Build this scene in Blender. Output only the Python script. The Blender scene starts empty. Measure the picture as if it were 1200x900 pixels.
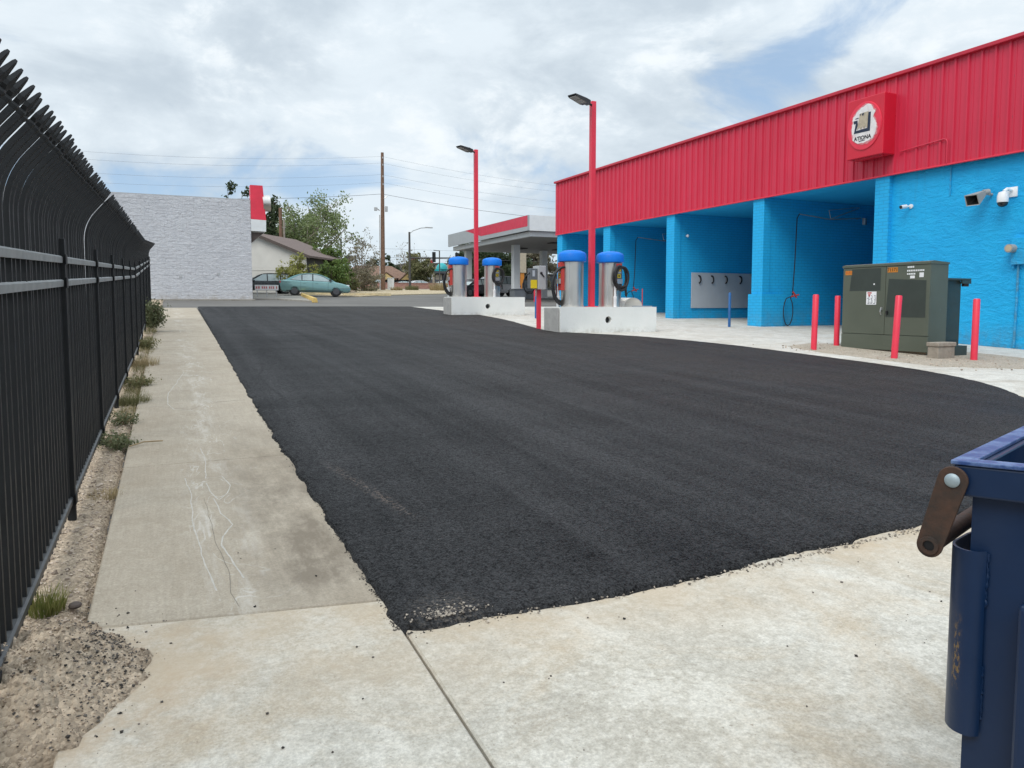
import bpy, bmesh, math, random
import numpy as np
from mathutils import Vector, Matrix, noise as mnoise
random.seed(7); rng = np.random.default_rng(7)
SC = bpy.context.scene; COL = SC.collection
R = math.radians; PI = math.pi
SLOPE = 0.0376; YAW0 = math.atan(400 / 870 * math.cos(math.radians(4.15)))
def gz(y): return SLOPE * min(max(y, -40), 100)

# ------------------------------------------------------------------ materials
class NT:
    def __init__(s, name):
        s.m = bpy.data.materials.new(name); s.m.use_nodes = True
        s.t = s.m.node_tree; s.b = s.t.nodes['Principled BSDF']; s.o = s.t.nodes['Material Output']
        s._tc = None
    def n(s, ty, **kw):
        x = s.t.nodes.new(ty)
        for k, v in kw.items(): setattr(x, k, v)
        return x
    def put(s, sock, v):
        if isinstance(v, bpy.types.NodeSocket): s.t.links.new(v, sock)
        elif isinstance(v, (tuple, list)) and len(v) == 3 and sock.type == 'RGBA': sock.default_value = (*v, 1)
        else: sock.default_value = v
    def pos(s, scale=None, rot=None, loc=None):
        if s._tc is None: s._tc = s.n('ShaderNodeTexCoord').outputs['Object']
        if scale is None and rot is None and loc is None: return s._tc
        mp = s.n('ShaderNodeMapping'); s.put(mp.inputs[0], s._tc)
        if scale is not None: mp.inputs['Scale'].default_value = scale
        if rot is not None: mp.inputs['Rotation'].default_value = rot
        if loc is not None: mp.inputs['Location'].default_value = loc
        return mp.outputs[0]
    def noise(s, scale, detail=3, rough=.55, v=None, dist=0):
        x = s.n('ShaderNodeTexNoise'); s.put(x.inputs['Vector'], v or s.pos())
        x.inputs['Scale'].default_value = scale; x.inputs['Detail'].default_value = detail
        x.inputs['Roughness'].default_value = rough; x.inputs['Distortion'].default_value = dist
        return x.outputs['Fac']
    def voro(s, scale, v=None, feature='F1', out='Distance'):
        x = s.n('ShaderNodeTexVoronoi', feature=feature); s.put(x.inputs['Vector'], v or s.pos())
        x.inputs['Scale'].default_value = scale; return x.outputs[out]
    def ramp(s, f, a, b, c0=0., c1=1.):
        x = s.n('ShaderNodeMapRange'); s.put(x.inputs[0], f)
        x.inputs[1].default_value = a; x.inputs[2].default_value = b
        x.inputs[3].default_value = c0; x.inputs[4].default_value = c1
        return x.outputs[0]
    def math(s, op, a, b=0.):
        x = s.n('ShaderNodeMath', operation=op); s.put(x.inputs[0], a); s.put(x.inputs[1], b); return x.outputs[0]
    def mix(s, f, a, b, mode='MIX'):
        x = s.n('ShaderNodeMix', data_type='RGBA', blend_type=mode)
        s.put(x.inputs[0], f); s.put(x.inputs[6], a); s.put(x.inputs[7], b); return x.outputs[2]
    def sep(s, v=None):
        x = s.n('ShaderNodeSeparateXYZ'); s.put(x.inputs[0], v or s.pos()); return x.outputs
    def bump(s, h, strength=.5, dist=.01, nrm=None):
        x = s.n('ShaderNodeBump'); s.put(x.inputs['Height'], h); x.inputs['Strength'].default_value = strength
        x.inputs['Distance'].default_value = dist
        if nrm is not None: s.put(x.inputs['Normal'], nrm)
        return x.outputs[0]
    def set(s, **kw):
        for k, v in kw.items():
            k = {'color': 'Base Color', 'rough': 'Roughness', 'metal': 'Metallic', 'spec': 'Specular IOR Level', 'normal': 'Normal',
                 'trans': 'Transmission Weight', 'alpha': 'Alpha', 'ior': 'IOR', 'coat': 'Coat Weight'}.get(k, k)
            s.put(s.b.inputs[k], v)
        return s.m

M = {}
def paint(name, c, rough=.5, metal=0., var=.12, nsc=3., bump=.0, bsc=60., dirt=None, spec=.5, dscale=2.0, damt=.6):
    """paint with uneven tone, fine bump and optional dirt spots"""
    t = NT(name)
    v = t.ramp(t.noise(nsc, 4, .6), .3, .7, 1 - var, 1 + var)
    col = t.mix(1., c, t.mix(0., (1, 1, 1), (1, 1, 1)), 'MULTIPLY')
    x = t.n('ShaderNodeVectorMath', operation='SCALE'); t.put(x.inputs[0], col); t.put(x.inputs[3], v); col = x.outputs[0]
    if dirt:
        f = t.ramp(t.noise(dscale, 6, .7, dist=.3), .55, .75, 0, damt)
        col = t.mix(f, col, dirt)
    kw = {}
    if bump: kw['normal'] = t.bump(t.noise(bsc, 4, .6), bump, .01)
    r = t.ramp(t.noise(nsc * 2.3, 3), .3, .7, rough - .08, rough + .08)
    M[name] = t.set(color=col, rough=r, metal=metal, spec=spec, **kw)
    return M[name]

paint('fence_black', (.008, .009, .010), .5, spec=.35, var=.3, nsc=5, bump=.1, dirt=(.03, .03, .03), dscale=9, damt=.4)
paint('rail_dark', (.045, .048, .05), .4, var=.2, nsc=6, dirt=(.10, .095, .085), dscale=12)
paint('rail_grey', (.26, .27, .265), .4, var=.12, nsc=6, dirt=(.16, .16, .155), dscale=9)  # sky light on the upper rails put into a paler grey
paint('red_paint', (.60, .024, .062), .42, var=.08, nsc=2.5, bump=.05)
paint('red_light', (.74, .034, .068), .38, var=.08, nsc=2.5)
paint('sign_red', (.60, .012, .035), .35, var=.05)
paint('fascia_trim', (.50, .02, .045), .4, var=.08)
paint('white_paint', (.74, .74, .72), .45, var=.06, dirt=(.5, .48, .44))
paint('white_plastic', (.8, .8, .8), .35, var=.03)
paint('grey_plastic', (.34, .33, .31), .5, var=.08)
paint('black_plastic', (.012, .012, .013), .35, var=.2)
paint('black_rubber', (.014, .014, .015), .6, var=.2)
paint('dark_glass', (.02, .025, .03), .06, var=.1)
paint('car_glass', (.36, .43, .43), .08, var=.15, spec=.8)  # sky reflected in the windows is painted in as a pale base colour
paint('peel_pink', (.66, .22, .24), .7, var=.15, nsc=8)
paint('chalk', (.47, .44, .39), .95, var=.15, nsc=20, dirt=(.38, .345, .29), dscale=9, damt=1.)
paint('hair_crack', (.18, .155, .125), .95)
paint('cap_blue', (.002, .17, .66), .5, spec=.3, var=.1, nsc=4)
paint('steel', (.66, .62, .57), .36, metal=1., var=.08, nsc=1.2)
paint('galv', (.5, .5, .49), .45, metal=.8, var=.15)
paint('alu_grey', (.42, .42, .42), .5, var=.06)
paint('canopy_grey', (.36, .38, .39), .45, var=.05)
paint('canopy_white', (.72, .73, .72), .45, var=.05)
paint('soffit', (.30, .29, .28), .6, var=.08)
paint('yellow_label', (.75, .55, .02), .5, var=.1)
paint('orange_label', (.52, .19, .02), .5, var=.1)
paint('wood_pole', (.17, .095, .06), .85, var=.35, nsc=6, bump=.3, bsc=30)
paint('wood_board', (.20, .16, .115), .85, var=.3, nsc=8, bump=.3)
paint('stone_block', (.30, .26, .21), .9, var=.2, nsc=10, bump=.4, bsc=40, dirt=(.2, .16, .12))
paint('yellow_kerb', (.58, .40, .12), .8, var=.2, nsc=3, bump=.2, dirt=(.36, .31, .23), dscale=3, damt=.9)
paint('faded_kerb', (.52, .42, .24), .85, var=.2, nsc=3, bump=.2, dirt=(.36, .31, .23), dscale=2, damt=.9)
paint('stucco_cream', (.62, .60, .55), .85, var=.06, nsc=1, bump=.2)
paint('roof_brown', (.15, .11, .095), .9, var=.25, nsc=8, bump=.3, bsc=12)
paint('eave_brown', (.08, .06, .05), .7)
paint('dark_wall', (.07, .065, .06), .8)
paint('tan_wall', (.45, .38, .28), .85, var=.1)
paint('gable_yellow', (.65, .46, .20), .8, var=.1)
paint('rust_roof', (.20, .12, .085), .9, var=.25, nsc=3)
paint('teal', (.02, .34, .36), .5)
paint('charcoal_wall', (.075, .075, .08), .8, var=.15)
paint('brick_pink', (.42, .22, .17), .9, var=.2, nsc=4, bump=.2)
paint('car_teal', (.20, .35, .34), .16, metal=.45, var=.04, spec=.6)
paint('car_dark', (.022, .026, .027), .25, metal=.3, var=.05)
paint('car_white', (.75, .75, .75), .25, var=.03)
paint('car_black', (.02, .022, .026), .22, var=.05)
paint('tyre', (.014, .014, .014), .8, var=.2)
paint('rim_black', (.10, .10, .105), .35, metal=.5)
paint('lamp_red', (.45, .01, .015), .2)
paint('lamp_clear', (.7, .72, .74), .12)
paint('chrome', (.7, .7, .7), .15, metal=1)
paint('tan_stick', (.52, .42, .29), .8, var=.1)
paint('navy', (.012, .022, .05), .6)
paint('peel_white', (.74, .70, .68), .7, var=.1, nsc=6, dirt=(.62, .25, .28), dscale=5)
paint('tan_logo', (.44, .37, .27), .7, var=.15, nsc=8)
paint('text_black', (.02, .02, .022), .7)
paint('text_red', (.5, .05, .04), .7)
paint('text_white', (.75, .75, .75), .7)
paint('bark', (.13, .10, .075), .9, var=.3, nsc=5, bump=.4, bsc=20)
paint('bark_pale', (.30, .26, .22), .9, var=.3, nsc=5)
paint('dry_stem', (.30, .22, .12), .9, var=.3)
paint('wire_black', (.16, .16, .165), .7)
paint('bolt_steel', (.30, .36, .38), .5, metal=.3, var=.1)
paint('blue_post', (.02, .11, .30), .45, var=.2)
paint('pump_grey', (.13, .14, .15), .45)
paint('green_panel', (.03, .16, .13), .4)
paint('board_grey', (.44, .47, .50), .5, var=.05, nsc=2)

def mk_fascia():
    t = NT('fascia_red'); x, y, z = t.sep()
    col = t.mix(t.ramp(t.noise(.5, 4), .3, .7), (.56, .022, .056), (.63, .028, .070))
    col = t.mix(t.ramp(t.noise(1, 6, .7, v=t.pos((4, 4, .18))), .52, .72, 0, .35), col, (.46, .03, .06))
    col = t.mix(t.ramp(t.noise(1, 6, .7, v=t.pos((6, 6, .3), loc=(4, 3, 1))), .60, .75, 0, .3), col, (.66, .10, .13))
    pan = t.math('ABSOLUTE', t.math('SUBTRACT', t.math('FRACT', t.math('MULTIPLY', y, .3333)), .5))
    col = t.mix(t.ramp(pan, 0, .004, .5, 0), col, (.22, .01, .02))
    scr = t.n('ShaderNodeTexVoronoi'); t.put(scr.inputs['Vector'], t.pos((3, 2.9, 1.1))); scr.inputs['Scale'].default_value = 1; scr.inputs['Randomness'].default_value = .1
    col = t.mix(t.ramp(scr.outputs['Distance'], .03, .05, .6, 0), col, (.25, .05, .06))
    M['fascia_red'] = t.set(color=col, rough=.42, normal=t.bump(t.noise(1.5, 3), .15, .05))
mk_fascia()
def mk_trafo():
    t = NT('trafo_green'); col = t.mix(t.ramp(t.noise(1.2, 4), .3, .7), (.080, .092, .066), (.100, .113, .084))
    sc = t.ramp(t.noise(9, 8, .75, v=t.pos((1, 1, .35))), .66, .72, 0, .6)
    col = t.mix(sc, col, (.22, .23, .20))
    M['trafo_green'] = t.set(color=col, rough=.5, normal=t.bump(t.noise(60, 3), .06, .01))
mk_trafo()
paint('trafo_dark', (.036, .046, .038), .42, var=.1, nsc=3)

def mk_stucco_blue():
    t = NT('stucco_blue')
    f = t.noise(1.1, 5, .6)
    col = t.mix(t.ramp(f, .3, .7), (.004, .35, .70), (.008, .42, .78))
    col = t.mix(t.ramp(t.noise(2.2, 6, .7, v=t.pos((1, 1, .35))), .60, .78, 0, .5), col, (.003, .24, .58))
    z = t.sep()[2]
    col = t.mix(t.math('MULTIPLY', t.ramp(z, -.25, .55, 1, 0), t.ramp(t.noise(3.2, 6, .7), .36, .62, .0, .75)), col, (.10, .20, .25))
    col = t.mix(t.ramp(t.noise(1, 7, .75, v=t.pos((3.5, 3.5, .22))), .58, .74, 0, .4), col, (.02, .25, .46))
    h = t.math('ADD', t.noise(5.5, 6, .6, v=t.pos((1, .6, 1.6)), dist=.6), t.math('MULTIPLY', t.noise(28, 4), .35))
    M['stucco_blue'] = t.set(color=col, rough=.55, normal=t.bump(h, .8, .05), spec=.4)
mk_stucco_blue()
def mk_block(name, c0, c1, bw, bh, axis, bump=.5, mort=.012, rough=.7, extra=0., base=None):
    t = NT(name)
    b = t.n('ShaderNodeTexBrick'); x, y, z = t.sep()
    cm = t.n('ShaderNodeCombineXYZ')
    t.put(cm.inputs[0], t.math('ADD', x, y)); t.put(cm.inputs[1], z)
    t.put(b.inputs['Vector'], cm.outputs[0])
    b.inputs['Scale'].default_value = 1; b.inputs['Brick Width'].default_value = bw; b.inputs['Row Height'].default_value = bh
    b.inputs['Mortar Size'].default_value = mort; b.inputs['Mortar Smooth'].default_value = .4
    b.inputs['Color1'].default_value = (1, 1, 1, 1); b.inputs['Color2'].default_value = (.75, .75, .75, 1); b.inputs['Mortar'].default_value = (0, 0, 0, 1)
    f = t.noise(2.0, 6, .65)
    col = t.mix(t.ramp(f, .3, .7), c0, c1)
    if extra:
        fl = t.ramp(t.noise(1.6, 8, .75, v=t.pos((1, 1, 3.5)), dist=.4), .56, .72, 0, extra)
        col = t.mix(fl, col, tuple(.62 * c for c in c0))
    if base:
        col = t.mix(t.math('MULTIPLY', t.ramp(z, 0, .9, 1, 0), t.ramp(t.noise(2.6, 6, .7), .40, .64, .0, .7)), col, base)
        col = t.mix(t.ramp(t.noise(1, 7, .75, v=t.pos((2.5, 2.5, .25))), .60, .75, 0, .35), col, (.02, .27, .50))
    col = t.mix(t.math('MULTIPLY', b.outputs['Fac'], .45), col, tuple(.55 * c for c in c0))
    h = t.math('ADD', t.math('MULTIPLY', b.outputs['Color'], .8), t.math('MULTIPLY', t.noise(14, 5, .65), .6))
    M[name] = t.set(color=col, rough=rough, normal=t.bump(h, bump, .02))
mk_block('blue_block', (.005, .365, .72), (.009, .42, .78), .3, .1, 0, .35, base=(.12, .24, .30))

def mk_split():
    t = NT('split_block'); x, y, z = t.sep()
    cm = t.n('ShaderNodeCombineXYZ'); t.put(cm.inputs[0], t.math('ADD', x, y)); t.put(cm.inputs[1], z)
    b = t.n('ShaderNodeTexBrick'); t.put(b.inputs['Vector'], cm.outputs[0]); b.inputs['Scale'].default_value = 1
    b.inputs['Brick Width'].default_value = .4; b.inputs['Row Height'].default_value = .2; b.inputs['Mortar Size'].default_value = .012; b.inputs['Mortar Smooth'].default_value = 1.
    b.inputs['Color1'].default_value = (1, 1, 1, 1); b.inputs['Color2'].default_value = (.3, .3, .3, 1); b.inputs['Mortar'].default_value = (.35, .35, .35, 1)
    fl = t.noise(1, 7, .75, v=t.pos((3.2, 3.2, 6.5)), dist=.4)
    col = t.mix(t.ramp(t.noise(.8, 4), .3, .7), (.55, .55, .57), (.63, .63, .645))
    col = t.mix(t.ramp(fl, .52, .66, 0, .5), col, (.72, .72, .73)); col = t.mix(t.ramp(fl, .46, .36, 0, .45), col, (.36, .36, .38))
    col = t.mix(t.ramp(t.noise(9, 4, .7), .70, .76, 0, .5), col, (.30, .29, .29)); col = t.mix(t.math('MULTIPLY', b.outputs['Fac'], .5), col, (.40, .40, .41))
    base = t.math('MULTIPLY', t.ramp(z, .02, .45, 1, 0), t.ramp(t.noise(2.5, 5, .7), .4, .65, 0, .6))
    col = t.mix(base, col, (.36, .31, .25))
    h = t.math('ADD', t.math('MULTIPLY', b.outputs['Color'], .35), t.math('MULTIPLY', fl, 1.3))
    M['split_block'] = t.set(color=col, rough=.85, normal=t.bump(h, 1., .07))
def mk_asphalt():
    t = NT('new_asphalt')
    p = t.pos(); x, y, z = t.sep()
    large = t.noise(.45, 5, .6, dist=.4)
    streak = t.noise(1, 5, .65, v=t.pos((2.6, .10, 1), (0, 0, R(-4))), dist=.3)
    roll = t.noise(1, 4, .6, v=t.pos((.35, 1.4, 1), (0, 0, R(-14))))
    f = t.math('ADD', t.math('MULTIPLY', large, .35), t.math('ADD', t.math('MULTIPLY', streak, .5), t.math('MULTIPLY', roll, .25)))
    col = t.mix(t.ramp(f, .44, .66), (.0090, .0090, .0095), (.038, .0378, .0388))
    # roller lap seams: long thin lines
    lap = t.math('ABSOLUTE', t.math('SUBTRACT', t.math('FRACT', t.math('ADD', t.math('MULTIPLY', t.math('SUBTRACT', x, t.math('MULTIPLY', y, .07)), .55), t.math('MULTIPLY', t.noise(.25, 2), .5))), .5))
    col = t.mix(t.math('MULTIPLY', t.ramp(lap, 0, .02, 1, 0), t.ramp(t.noise(.6, 4), .4, .6, .1, .7)), col, (.011, .011, .012))
    dx = t.ramp(x, 2.5, 9, 0, 1)
    dust = t.math('MULTIPLY', dx, t.ramp(t.noise(.6, 6, .7), .35, .75, .2, .75))
    col = t.mix(dust, col, (.044, .037, .032))
    # pale scuffs lying across the lot
    sc = t.ramp(t.noise(1, 7, .8, v=t.pos((.6, 2.6, 1), (0, 0, R(-12)))), .66, .76, 0, .40)
    col = t.mix(sc, col, (.085, .078, .07))
    # coarse aggregate of several sizes: pale chips, and pit shade put into the colour
    g1 = t.noise(105, 3, .7); g2 = t.noise(42, 4, .75); g3 = t.noise(17, 4, .7)
    gg = t.math('ADD', t.math('MULTIPLY', g1, .52), t.math('ADD', t.math('MULTIPLY', g2, .38), t.math('MULTIPLY', g3, .12)))
    pit = t.ramp(gg, .42, .62, .48, 1.52)
    sv = t.n('ShaderNodeVectorMath', operation='SCALE'); t.put(sv.inputs[0], col); t.put(sv.inputs[3], pit); col = sv.outputs[0]
    chip = t.ramp(t.noise(52, 2, .6), .70, .75, 0, .6); col = t.mix(chip, col, (.13, .12, .11))
    # torn gravelly corner
    dxy = t.math('SQRT', t.math('ADD', t.math('POWER', t.math('SUBTRACT', x, 1.08), 2.), t.math('POWER', t.math('SUBTRACT', y, 3.05), 2.)))
    cor = t.math('MULTIPLY', t.ramp(dxy, .02, .22, 1, 0), t.ramp(t.noise(55, 3, .7), .50, .62))
    col = t.mix(t.math('MULTIPLY', cor, .65), col, (.19, .16, .13))
    # one scraped trail
    tr = t.math('MULTIPLY', t.ramp(t.math('ABSOLUTE', t.math('SUBTRACT', t.math('ADD', x, t.math('MULTIPLY', y, .16)), 2.02)), .0, .07, 1, 0), t.math('MULTIPLY', t.ramp(y, 4.2, 4.6, 0, 1), t.ramp(y, 5.6, 6.0, 1, 0)))
    col = t.mix(t.math('MULTIPLY', tr, t.ramp(t.noise(40, 3, .7), .52, .64)), col, (.15, .12, .10))
    h = t.math('ADD', gg, t.math('MULTIPLY', t.voro(70), -.35))
    und = t.bump(t.noise(1.3, 4), .25, .06)
    M['new_asphalt'] = t.set(color=col, rough=t.ramp(large, .3, .7, .62, .78), spec=t.ramp(gg, .44, .60, .02, .34), normal=t.bump(h, 1., .012, und))
mk_split(); mk_asphalt()

def mk_concrete(name, c0, c1, stain, gouge, chalk=False, amt=.5, flake=.5, brush=.2, heap=False):
    t = NT(name)
    x, y, z = t.sep()
    f = t.noise(.7, 6, .65, dist=.5)
    col = t.mix(t.ramp(f, .3, .7), c0, c1)
    white = tuple(min(.74, v * 1.22 + .03) for v in c1); lo = tuple(v * .74 for v in c0)
    # worn paste: fine flakes whose share changes from place to place
    fl = t.math('ADD', t.math('MULTIPLY', t.noise(26, 6, .75), .65), t.math('MULTIPLY', t.noise(3.1, 5, .6, v=t.pos(loc=(5, 2, 0))), .45))
    col = t.mix(t.ramp(fl, .53, .63, 0, flake), col, white); col = t.mix(t.ramp(fl, .53, .44, 0, flake * .8), col, lo)
    st = t.ramp(t.noise(.95, 8, .72, v=t.pos(loc=(3, 7, 0)), dist=1.1), .46, .64, 0, amt)
    col = t.mix(st, col, stain)
    st2 = t.ramp(t.noise(1.5, 8, .75, v=t.pos(loc=(31, 17, 0)), dist=.6), .56, .70, 0, amt * .7)
    col = t.mix(st2, col, tuple(.62 * v for v in stain))
    # directional scrapes
    sw = t.ramp(t.noise(1, 7, .8, v=t.pos((9, 1.1, 1), (0, 0, R(-52)))), .58, .70, 0, .35); col = t.mix(sw, col, lo)
    sw = t.ramp(t.noise(1, 7, .8, v=t.pos((1.1, 10, 1), (0, 0, R(-24)))), .60, .70, 0, .3); col = t.mix(sw, col, white)
    br = t.noise(1, 4, .7, v=t.pos((60, 3, 1), (0, 0, R(78))))
    fine = t.noise(85, 4, .75)
    g = t.ramp(t.math('ADD', t.math('MULTIPLY', br, brush), t.math('MULTIPLY', fine, 1 - brush)), .36, .64, .80, 1.14)
    sv = t.n('ShaderNodeVectorMath', operation='SCALE'); t.put(sv.inputs[0], col); t.put(sv.inputs[3], g); col = sv.outputs[0]
    pit = t.ramp(t.noise(44, 3, .7), .65, .71, 0, .6)
    col = t.mix(pit, col, gouge)
    if heap:
        d = t.math('SQRT', t.math('ADD', t.math('POWER', t.math('DIVIDE', t.math('ADD', x, .45), .75), 2.), t.math('POWER', t.math('DIVIDE', t.math('SUBTRACT', y, 3.05), .68), 2.)))
        col = t.mix(t.math('MULTIPLY', t.ramp(d, .62, 1.0, 1, 0), t.ramp(t.noise(7, 6, .7), .42, .62, .0, .7)), col, (.40, .30, .20))
        e = t.math('MULTIPLY', t.ramp(y, 2.3, 2.95, 0, 1), t.ramp(t.noise(1.6, 6, .7), .36, .6, .1, .75))
        col = t.mix(e, col, (.45, .355, .245))
    if chalk:
        def crk(seed, sc, w, msk):
            a = t.math('ABSOLUTE', t.math('SUBTRACT', t.noise(sc, 4, .55, v=t.pos((1.3, .45, 1), loc=(seed, seed * .7, 0)), dist=.6), .5))
            return t.math('MULTIPLY', t.ramp(a, 0, w, 1, 0), msk)
        mk = t.math('MULTIPLY', t.ramp(x, -.05, .15, 0, 1), t.ramp(x, .4, .65, 1, 0))
        pale2 = t.math('MULTIPLY', t.math('MULTIPLY', t.ramp(x, .0, .2, 0, 1), t.ramp(x, .3, .5, 1, 0)), t.ramp(t.noise(2.2, 7, .75, v=t.pos((2.5, .5, 1))), .5, .66, 0, .6))
        col = t.mix(pale2, col, (.56, .52, .46))
        for sd_, w_ in ((9, .007), (17, .005)):
            col = t.mix(t.math('MULTIPLY', crk(sd_, 1.3, w_, mk), t.ramp(t.noise(5, 4, .7), .42, .6, 0, .6)), col, (.60, .57, .52))
        d = t.math('MULTIPLY', t.ramp(x, .25, .55, 0, 1), t.math('MULTIPLY', t.ramp(y, 3.2, 3.7, 0, 1), t.ramp(y, 5, 8.5, 1, 0)))
        col = t.mix(t.math('MULTIPLY', d, t.ramp(t.noise(3, 7, .72, v=t.pos((1.5, .6, 1))), .36, .58, 0, .8)), col, (.165, .135, .10))
        # grimy joints
    h = t.math('ADD', t.math('MULTIPLY', fine, .6), t.math('ADD', t.math('MULTIPLY', br, brush), t.math('MULTIPLY', fl, .6)))
    M[name] = t.set(color=col, rough=.85, spec=.22, normal=t.bump(h, .45, .008))
mk_concrete('concrete_walk', (.352, .300, .230), (.412, .358, .282), (.285, .23, .165), (.17, .14, .11), True, .35, .22, .25)
mk_concrete('concrete_apron', (.45, .415, .345), (.53, .505, .445), (.42, .33, .22), (.22, .18, .14), False, .6, .6, .12, True)
mk_concrete('concrete_pad', (.50, .475, .42), (.58, .56, .50), (.40, .345, .27), (.25, .2, .16), False, .5, .5, .1)
mk_concrete('concrete_drive', (.26, .24, .21), (.32, .30, .265), (.23, .20, .16), (.17, .14, .11), False, .4, .4, .1)
def mk_island():
    t = NT('island_white')
    col = t.mix(t.ramp(t.noise(1.4, 5), .3, .7), (.72, .73, .69), (.80, .80, .76))
    z = t.sep()[2]
    col = t.mix(t.math('MULTIPLY', t.ramp(z, .02, .22, 1, 0), t.ramp(t.noise(5, 5, .7), .42, .62, .0, .6)), col, (.34, .30, .22))
    col = t.mix(t.ramp(t.noise(4, 7, .75, v=t.pos((2, 2, .5))), .6, .74, 0, .4), col, (.38, .37, .33))
    col = t.mix(t.ramp(t.noise(22, 3, .6), .73, .77, 0, .6), col, (.22, .20, .17))
    M['island_white'] = t.set(color=col, rough=.75, normal=t.bump(t.noise(18, 5), .25, .02))
mk_island()
paint('bare_concrete', (.36, .35, .33), .85, var=.15, nsc=4, bump=.3, dirt=(.22, .2, .18))
def mk_ground():
    t = NT('old_asphalt')
    f = t.noise(.25, 6, .65, dist=.5)
    col = t.mix(t.ramp(f, .3, .7), (.10, .093, .083), (.155, .145, .13))
    col = t.mix(t.ramp(t.noise(1, 5, .7, v=t.pos((.08, .9, 1))), .5, .7, 0, .6), col, (.075, .072, .068))
    g = t.ramp(t.noise(60, 3), .3, .7, .8, 1.2)
    sv = t.n('ShaderNodeVectorMath', operation='SCALE'); t.put(sv.inputs[0], col); t.put(sv.inputs[3], g)
    M['old_asphalt'] = t.set(color=sv.outputs[0], rough=.85, normal=t.bump(t.noise(80, 3), .3, .006))
mk_ground()
def mk_dirt(name, c0, c1, dark):
    t = NT(name)
    col = t.mix(t.ramp(t.noise(2.2, 6, .65), .3, .7), c0, c1)
    v = t.n('ShaderNodeTexVoronoi'); t.put(v.inputs['Vector'], t.pos()); v.inputs['Scale'].default_value = 55
    bw = t.n('ShaderNodeSeparateColor'); t.put(bw.inputs[0], v.outputs['Color'])
    g = t.ramp(bw.outputs[0], 0, 1, .72, 1.25)
    sv = t.n('ShaderNodeVectorMath', operation='SCALE'); t.put(sv.inputs[0], col); t.put(sv.inputs[3], g); col = sv.outputs[0]
    col = t.mix(t.ramp(t.noise(26, 5, .75), .60, .70, 0, .7), col, dark)
    h = t.math('ADD', t.math('MULTIPLY', v.outputs['Distance'], -1.), t.noise(40, 5, .7))
    M[name] = t.set(color=col, rough=.95, spec=.15, normal=t.bump(h, .9, .015))
mk_dirt('dirt', (.36, .275, .195), (.50, .405, .30), (.15, .115, .09))
mk_dirt('sand', (.42, .34, .22), (.50, .42, .29), (.26, .2, .14))
mk_dirt('gravel_tan', (.40, .345, .27), (.48, .42, .34), (.2, .165, .13))
def mk_bits(name, c0, c1):
    t = NT(name); gi = t.n('ShaderNodeNewGeometry').outputs['Random Per Island']
    M[name] = t.set(color=t.mix(gi, c0, c1), rough=.92, spec=.2)
mk_bits('gravel_bits', (.20, .155, .12), (.60, .50, .40)); mk_bits('heap_bits', (.16, .12, .085), (.55, .44, .33)); mk_bits('asphalt_bits', (.02, .019, .018), (.17, .15, .13)); mk_bits('grit_bits', (.14, .12, .10), (.46, .40, .33))
def mk_leaf(name, c0, c1):
    t = NT(name)
    gi = t.n('ShaderNodeNewGeometry').outputs['Random Per Island']
    col = t.mix(gi, c0, c1)
    col = t.mix(t.ramp(t.noise(.9, 3), .35, .65, 0, .5), col, tuple(.55 * v for v in c0))
    t.set(color=col, rough=.6, spec=.25)
    tr = t.n('ShaderNodeBsdfTranslucent'); t.put(tr.inputs[0], col)
    mx = t.n('ShaderNodeMixShader'); mx.inputs[0].default_value = .42
    t.put(mx.inputs[1], t.b.outputs[0]); t.put(mx.inputs[2], tr.outputs[0]); t.put(t.o.inputs[0], mx.outputs[0])
    M[name] = t.m
mk_leaf('leaf_cotton', (.17, .225, .085), (.32, .37, .18))
mk_leaf('leaf_dark', (.05, .075, .035), (.10, .13, .065))
mk_leaf('leaf_green', (.09, .15, .035), (.18, .24, .07))
mk_leaf('leaf_yellow', (.26, .27, .07), (.42, .40, .14))
mk_leaf('leaf_bare', (.20, .18, .12), (.32, .28, .19))
mk_leaf('leaf_straw', (.36, .28, .15), (.52, .42, .24))
mk_leaf('leaf_weed', (.13, .155, .075), (.27, .28, .16))
mk_leaf('leaf_grass', (.15, .19, .04), (.40, .36, .14))
mk_leaf('leaf_verge', (.17, .17, .07), (.46, .38, .22))
mk_leaf('leaf_olive', (.15, .155, .065), (.28, .26, .13))

def mk_dump():
    t = NT('dumpster_blue')
    col = t.mix(t.ramp(t.noise(2.5, 5), .3, .7), (.0025, .0145, .047), (.0042, .021, .066))
    scr = t.ramp(t.noise(6, 9, .8, v=t.pos((3, 3, .8), (0, .4, 0))), .72, .77, 0, .5)
    col = t.mix(scr, col, (.09, .11, .16))
    rs = t.ramp(t.noise(11, 6, .8, v=t.pos((1.5, 1.5, .6))), .70, .74, 0, .55)
    col = t.mix(rs, col, (.10, .05, .018))
    M['dumpster_blue'] = t.set(color=col, rough=t.ramp(t.noise(8, 4), .3, .7, .3, .5), normal=t.bump(t.noise(9, 4), .12, .02), spec=.5)
    t = NT('dumpster_rust')
    col = t.mix(t.ramp(t.noise(20, 6, .7), .4, .6), (.012, .035, .10), (.13, .075, .02)); M['dumpster_rust'] = t.set(color=col, rough=.75)
    t = NT('rust_arm')
    col = t.mix(t.ramp(t.noise(18, 6, .7), .35, .65), (.028, .019, .014), (.075, .033, .017))
    col = t.mix(t.ramp(t.noise(50, 4), .62, .72, 0, .6), col, (.03, .025, .022))
    M['rust_arm'] = t.set(color=col, rough=.7, normal=t.bump(t.noise(70, 4), .3, .004))
    t = NT('rim_lit')  # light caught by the upper flange, put into the paler blue mottling
    col = t.mix(t.ramp(t.noise(14, 7, .75, v=t.pos((1, 1, 1))), .46, .62), (.025, .06, .19), (.14, .21, .37)); M['rim_lit'] = t.set(color=col, rough=.32, spec=.6)
mk_dump()

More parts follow.
